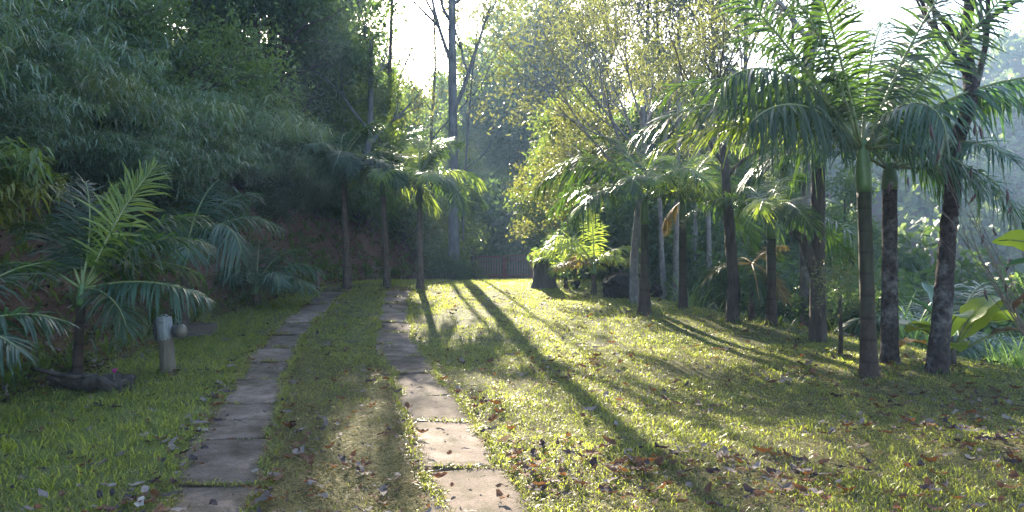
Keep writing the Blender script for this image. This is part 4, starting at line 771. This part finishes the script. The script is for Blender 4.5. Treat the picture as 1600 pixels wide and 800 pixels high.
g = Geo(); lathe(g, [(.001, -.07), (.05, -.06), (.06, 0), (.05, .06), (.001, .07)], 14); obj('back_shell', g.mesh('back_shell', M['dark_metal']), lt, (-.03, .01, 0))
g = Geo(); tube(g, [(.0, 0, .07), (.0, 0, .10), (.03, 0, .11)], [.02, .02, .008], 8); obj('cap', g.mesh('cap', M['dark_metal']), lt)
# wooden planter box under the blue green palm
x, y, z = gp(302, 12.2); pl = empty('planter_box', (x, y, z), 'low open wooden planter box round the foot of the blue green palm', 'planter', rz=R(8))
for c, s in (((0, -.24, .07), (.62, .03, .2)), ((0, .24, .07), (.62, .03, .2)), ((-.295, 0, .07), (.03, .446, .2)), ((.295, 0, .075), (.03, .446, .2))):
    g = Geo(); box(g, (0, 0, 0), s, 0, .004); obj('plank', g.mesh('plank', M['planter_wood'], False), pl, c)
g = Geo(); box(g, (0, 0, .03), (.555, .44, .1), 0, .01); obj('soil', g.mesh('soil', M['soil'], False), pl)
# hollow log trough under the young palm, pink flower beside it
x, y, z = gp(148, 8.15); tr = empty('log_trough', (x, y, z), 'dark hollowed log trough lying in the grass under the young palm', 'trough', rz=R(-6)); rg = np.random.default_rng(9); g = Geo()
n, k = 12, 14; u = np.linspace(-.42, .36, n); V = []
for side, rr in ((0, .14), (1, .105)):
    for q in u:
        th = np.linspace(np.pi*1.0, np.pi*2.0, k) if True else 0; r1 = rr*(1+.12*math.sin(q*9)+.06*rg.normal()); V.append(np.stack([np.full(k, q)+.02*rg.normal(size=k), r1*1.15*np.cos(th), .16+r1*1.15*np.sin(th)+.03*np.sin(q*12)+.02*rg.normal(size=k)*(side == 0)], -1))
V = np.concatenate(V); Q = []; o_ = n*k
for i in range(n-1):
    for j in range(k-1): a_ = i*k+j; Q += [(a_, a_+1, a_+k+1, a_+k), (o_+a_, o_+a_+k, o_+a_+k+1, o_+a_+1)]
    Q += [(i*k, i*k+k, o_+i*k+k, o_+i*k), (i*k+k-1, o_+i*k+k-1, o_+i*k+2*k-1, i*k+2*k-1)]
for j in range(k-1): Q += [(j, o_+j, o_+j+1, j+1), ((n-1)*k+j, (n-1)*k+j+1, o_+(n-1)*k+j+1, o_+(n-1)*k+j)]
g.add(V, Q); obj('hollow_log', g.mesh('hollow_log', M['stump_wood']), tr)
g = Geo(); box(g, (-.02, 0, .1), (.7, .17, .06), 0, .01); obj('soil', g.mesh('soil', M['soil'], False), tr)
g = Geo(); tube(g, [(-.62, -.08, .26), (-.4, -.11, .22), (-.15, -.13, .17), (.1, -.13, .2)], [.018, .026, .03, .02], 8, .1, rg); tag(obj('branch', g.mesh('branch', M['stump_wood']), None, (x, y, z)), 'crooked dead branch lying across the front of the log trough', 'branch')
fl = empty('flower', (at(178, 8.15), 8.15, z+.16), 'single pink flower standing out of the log trough', 'flower'); g = Geo(); tube(g, [(0, 0, -.06), (.005, 0, .04)], [.004, .003], 5); obj('stem', g.mesh('stem', M['culm']), fl)
V, Q, _ = strap_leaf(.06, 65, 40, .032, 6, .1, .3, 0, 0, .6); g = Geo(); g.add(V, Q); pt = g.mesh('petal', M['flower'])
for q in range(6): obj('petal', pt, fl, (.005, 0, .035), (0, 0, q*1.05))

# ------------------------------------------------------------------ fallen leaves
def dead_leaf(seed, L, W, mat, curl):
    rng = np.random.default_rng(seed); n = 7; s = np.linspace(0, 1, n); w_ = W*.5*np.sin(np.pi*np.clip(s*.94+.03, 0, 1))**.8
    zc = curl*L*(s-.5)**2*rng.uniform(.6, 1.5)+.02*L*np.sin(s*9+seed); y0 = .12*L*np.sin(s*2.4+seed)
    up = curl*.9*w_*rng.uniform(.4, 1.3); up2 = curl*.9*w_*rng.uniform(.1, 1.3); j = lambda: rng.normal(0, .008, n)
    V = np.stack([np.stack([(s-.5)*L, y0-w_, zc+up+j()], -1), np.stack([(s-.5)*L, y0, zc], -1), np.stack([(s-.5)*L, y0+w_, zc+up2+j()], -1)], 1).reshape(-1, 3); V[:, 2] -= V[:, 2].min()
    i = np.arange(n-1)[:, None]*3; return V, np.concatenate([i+np.array([[0, 1, 4, 3]]), i+np.array([[1, 2, 5, 4]])])
LK = [('leaf_grey', 'grey brown'), ('leaf_brown', 'brown'), ('leaf_dark', 'dark'), ('leaf_pale', 'pale silvery'), ('leaf_rust', 'rust red')]
LM = {}
for q, (mt, _) in enumerate(LK):
    for v in range(4):
        V, Q = dead_leaf(q*10+v, .085+.012*v, .034+.006*v, mt, .12+.16*v); LM[mt, v] = (mesh_np('fallen_leaf', V, Q, None, M[mt]), V, Q)
rng = np.random.default_rng(77); cnt = 0; litter = {mt: Geo() for mt, _ in LK}
def leaf_zone(x, y):
    rx, lx = np.interp(y, RP_Y, RP_X), np.interp(y, LP_Y, LP_X)
    if abs(x-rx) < .27: return 'on the right slab track'
    if abs(x-lx) < .27: return 'on the left slab track'
    return 'on the sunny lawn right of the tracks' if x > rx else ('on the worn grass between the tracks' if x > lx else 'on the shaded left verge')
cand = []
for k in range(12000):
    y = 3.4+15*rng.random()**1.7; x = rng.uniform(-.72*y, .72*y); e = np.interp(y, EY, EX); b = np.interp(y, BY, BX)
    if x > e+.8 or x < b-2.5: continue
    rx, lx = np.interp(y, RP_Y, RP_X), np.interp(y, LP_Y, LP_X)
    dens = 1.0 if x > rx+.3 else (.42 if x > lx+.28 else (.5 if x < b+.4 else .22))
    if x > rx+.3: dens *= .15+1.2*sstep(.38, .68, vnoise(x, y, .9, 12))*(.6+.4*sstep(11, 6, y))
    if abs(x-rx) < .27 or abs(x-lx) < .27: dens = .13
    if abs(x-lx+.35) < .16: dens = .8
    if rng.random() < dens: cand.append((x, y))
cand.sort(key=lambda p: p[1])
for x, y in cand:
    mt = ['leaf_grey', 'leaf_brown', 'leaf_dark', 'leaf_pale', 'leaf_rust'][int(np.searchsorted([.30, .70, .93, .96, 1], rng.random()))]
    v = int(rng.integers(0, 4)); s = .35+.95*rng.random()**1.8; onslab = path_dist(x, y) < .27; z = gz(x, y)+(.05 if onslab else .028+.02*rng.random())
    rt = (rng.normal(0, .1) if onslab else rng.normal(0, .22), rng.normal(0, .08 if onslab else .2), rng.uniform(0, 6.28))
    if cnt < 300 and abs(x/y) < .68 and y > 3.8:
        cnt += 1; zn = leaf_zone(x, y); cl = dict(LK)[mt]
        tag(obj('fallen_leaf', LM[mt, v][0], None, (x, y, z), rt, s), f'{cl} curled dry leaf lying {zn}', 'leaf', f'{cl} leaves {zn}', 'thing')
    else:
        _, V, Q = LM[mt, v]; from_e = np.array(__import__('mathutils').Euler(rt).to_matrix()); litter[mt].add(V*s@from_e.T+np.array([x, y, z]), Q)
# litter on the bare banks
for k in range(4200):
    y = rng.uniform(7, 29); b = np.interp(y, BY, BX); x = b-rng.random()**1.3*4 if k % 4 else np.interp(y, EY, EX)+rng.uniform(.2, 3)
    mt = LK[int(np.searchsorted([.3, .62, .8, .93, 1], rng.random()))][0]; _, V, Q = LM[mt, int(rng.integers(0, 4))]
    rt = (rng.normal(0, .5), rng.normal(0, .5), rng.uniform(0, 6.28)); E = np.array(__import__('mathutils').Euler(rt).to_matrix()); litter[mt].add(V*rng.uniform(.6, 1.3)@E.T+np.array([x, y, gz(x, y)+.02]), Q)
for mt, cl in LK:
    tag(obj('leaf_litter', litter[mt].mesh('leaf_litter', M[mt])), f'scattered {cl} dry leaf litter on banks and lawn', 'leaf litter', kind='stuff')
# weeds and small ferns on the banks
g = Geo(); rng = np.random.default_rng(5)
for k in range(2300):
    y = rng.uniform(6, 30); side = k % 6
    x = np.interp(y, BY, BX)-.1-rng.random()**1.5*3.4 if side else np.interp(y, EY, EX)+.1+rng.random()*3
    z = gz(x, y)
    for q in range(7):
        V, Q, _ = strap_leaf(rng.uniform(.12, .38), rng.uniform(20, 80), rng.uniform(30, 90), rng.uniform(.015, .05), 5, .05, .2); g.add(rot_z(V, rng.uniform(0, 6.28))+np.array([x, y, z-.01]), Q)
for o in [q for q in C.objects if q.name.startswith(('palm_tree', 'tree', 'wooden_post', 'stake')) and q.parent is None and q.location.y < 26]:
    for k in range(12):
        a = rng.uniform(0, 6.28); rr = rng.uniform(.1, .3); x, y = o.location.x+rr*math.cos(a), o.location.y+rr*math.sin(a); z = gz(x, y)
        for q in range(5):
            V, Q, _ = strap_leaf(rng.uniform(.06, .2), rng.uniform(30, 85), rng.uniform(30, 90), rng.uniform(.008, .02), 5, .05, .2); g.add(rot_z(V, rng.uniform(0, 6.28))+np.array([x, y, z-.01]), Q)
tag(obj('weeds', g.mesh('weeds', M['mid_leaf'])), 'low weeds growing over the banks', 'weeds', kind='stuff')

# ------------------------------------------------------------------ haze
g = Geo(); box(g, (25, 90, 16), (520, 420, 51))
hz = obj('haze', g.mesh('haze', None, False)); hz['kind'] = 'stuff'; hz['label'] = 'thin blue morning haze'
m = bpy.data.materials.new('haze'); m.use_nodes = True; N = m.node_tree.nodes; N.remove(N['Principled BSDF'])
v = N.new('ShaderNodeVolumePrincipled'); v.inputs['Color'].default_value = (.46, .68, 1, 1); v.inputs['Density'].default_value = .0013; v.inputs['Anisotropy'].default_value = .2
m.node_tree.links.new(v.outputs[0], N['Material Output'].inputs['Volume']); hz.data.materials.append(m)
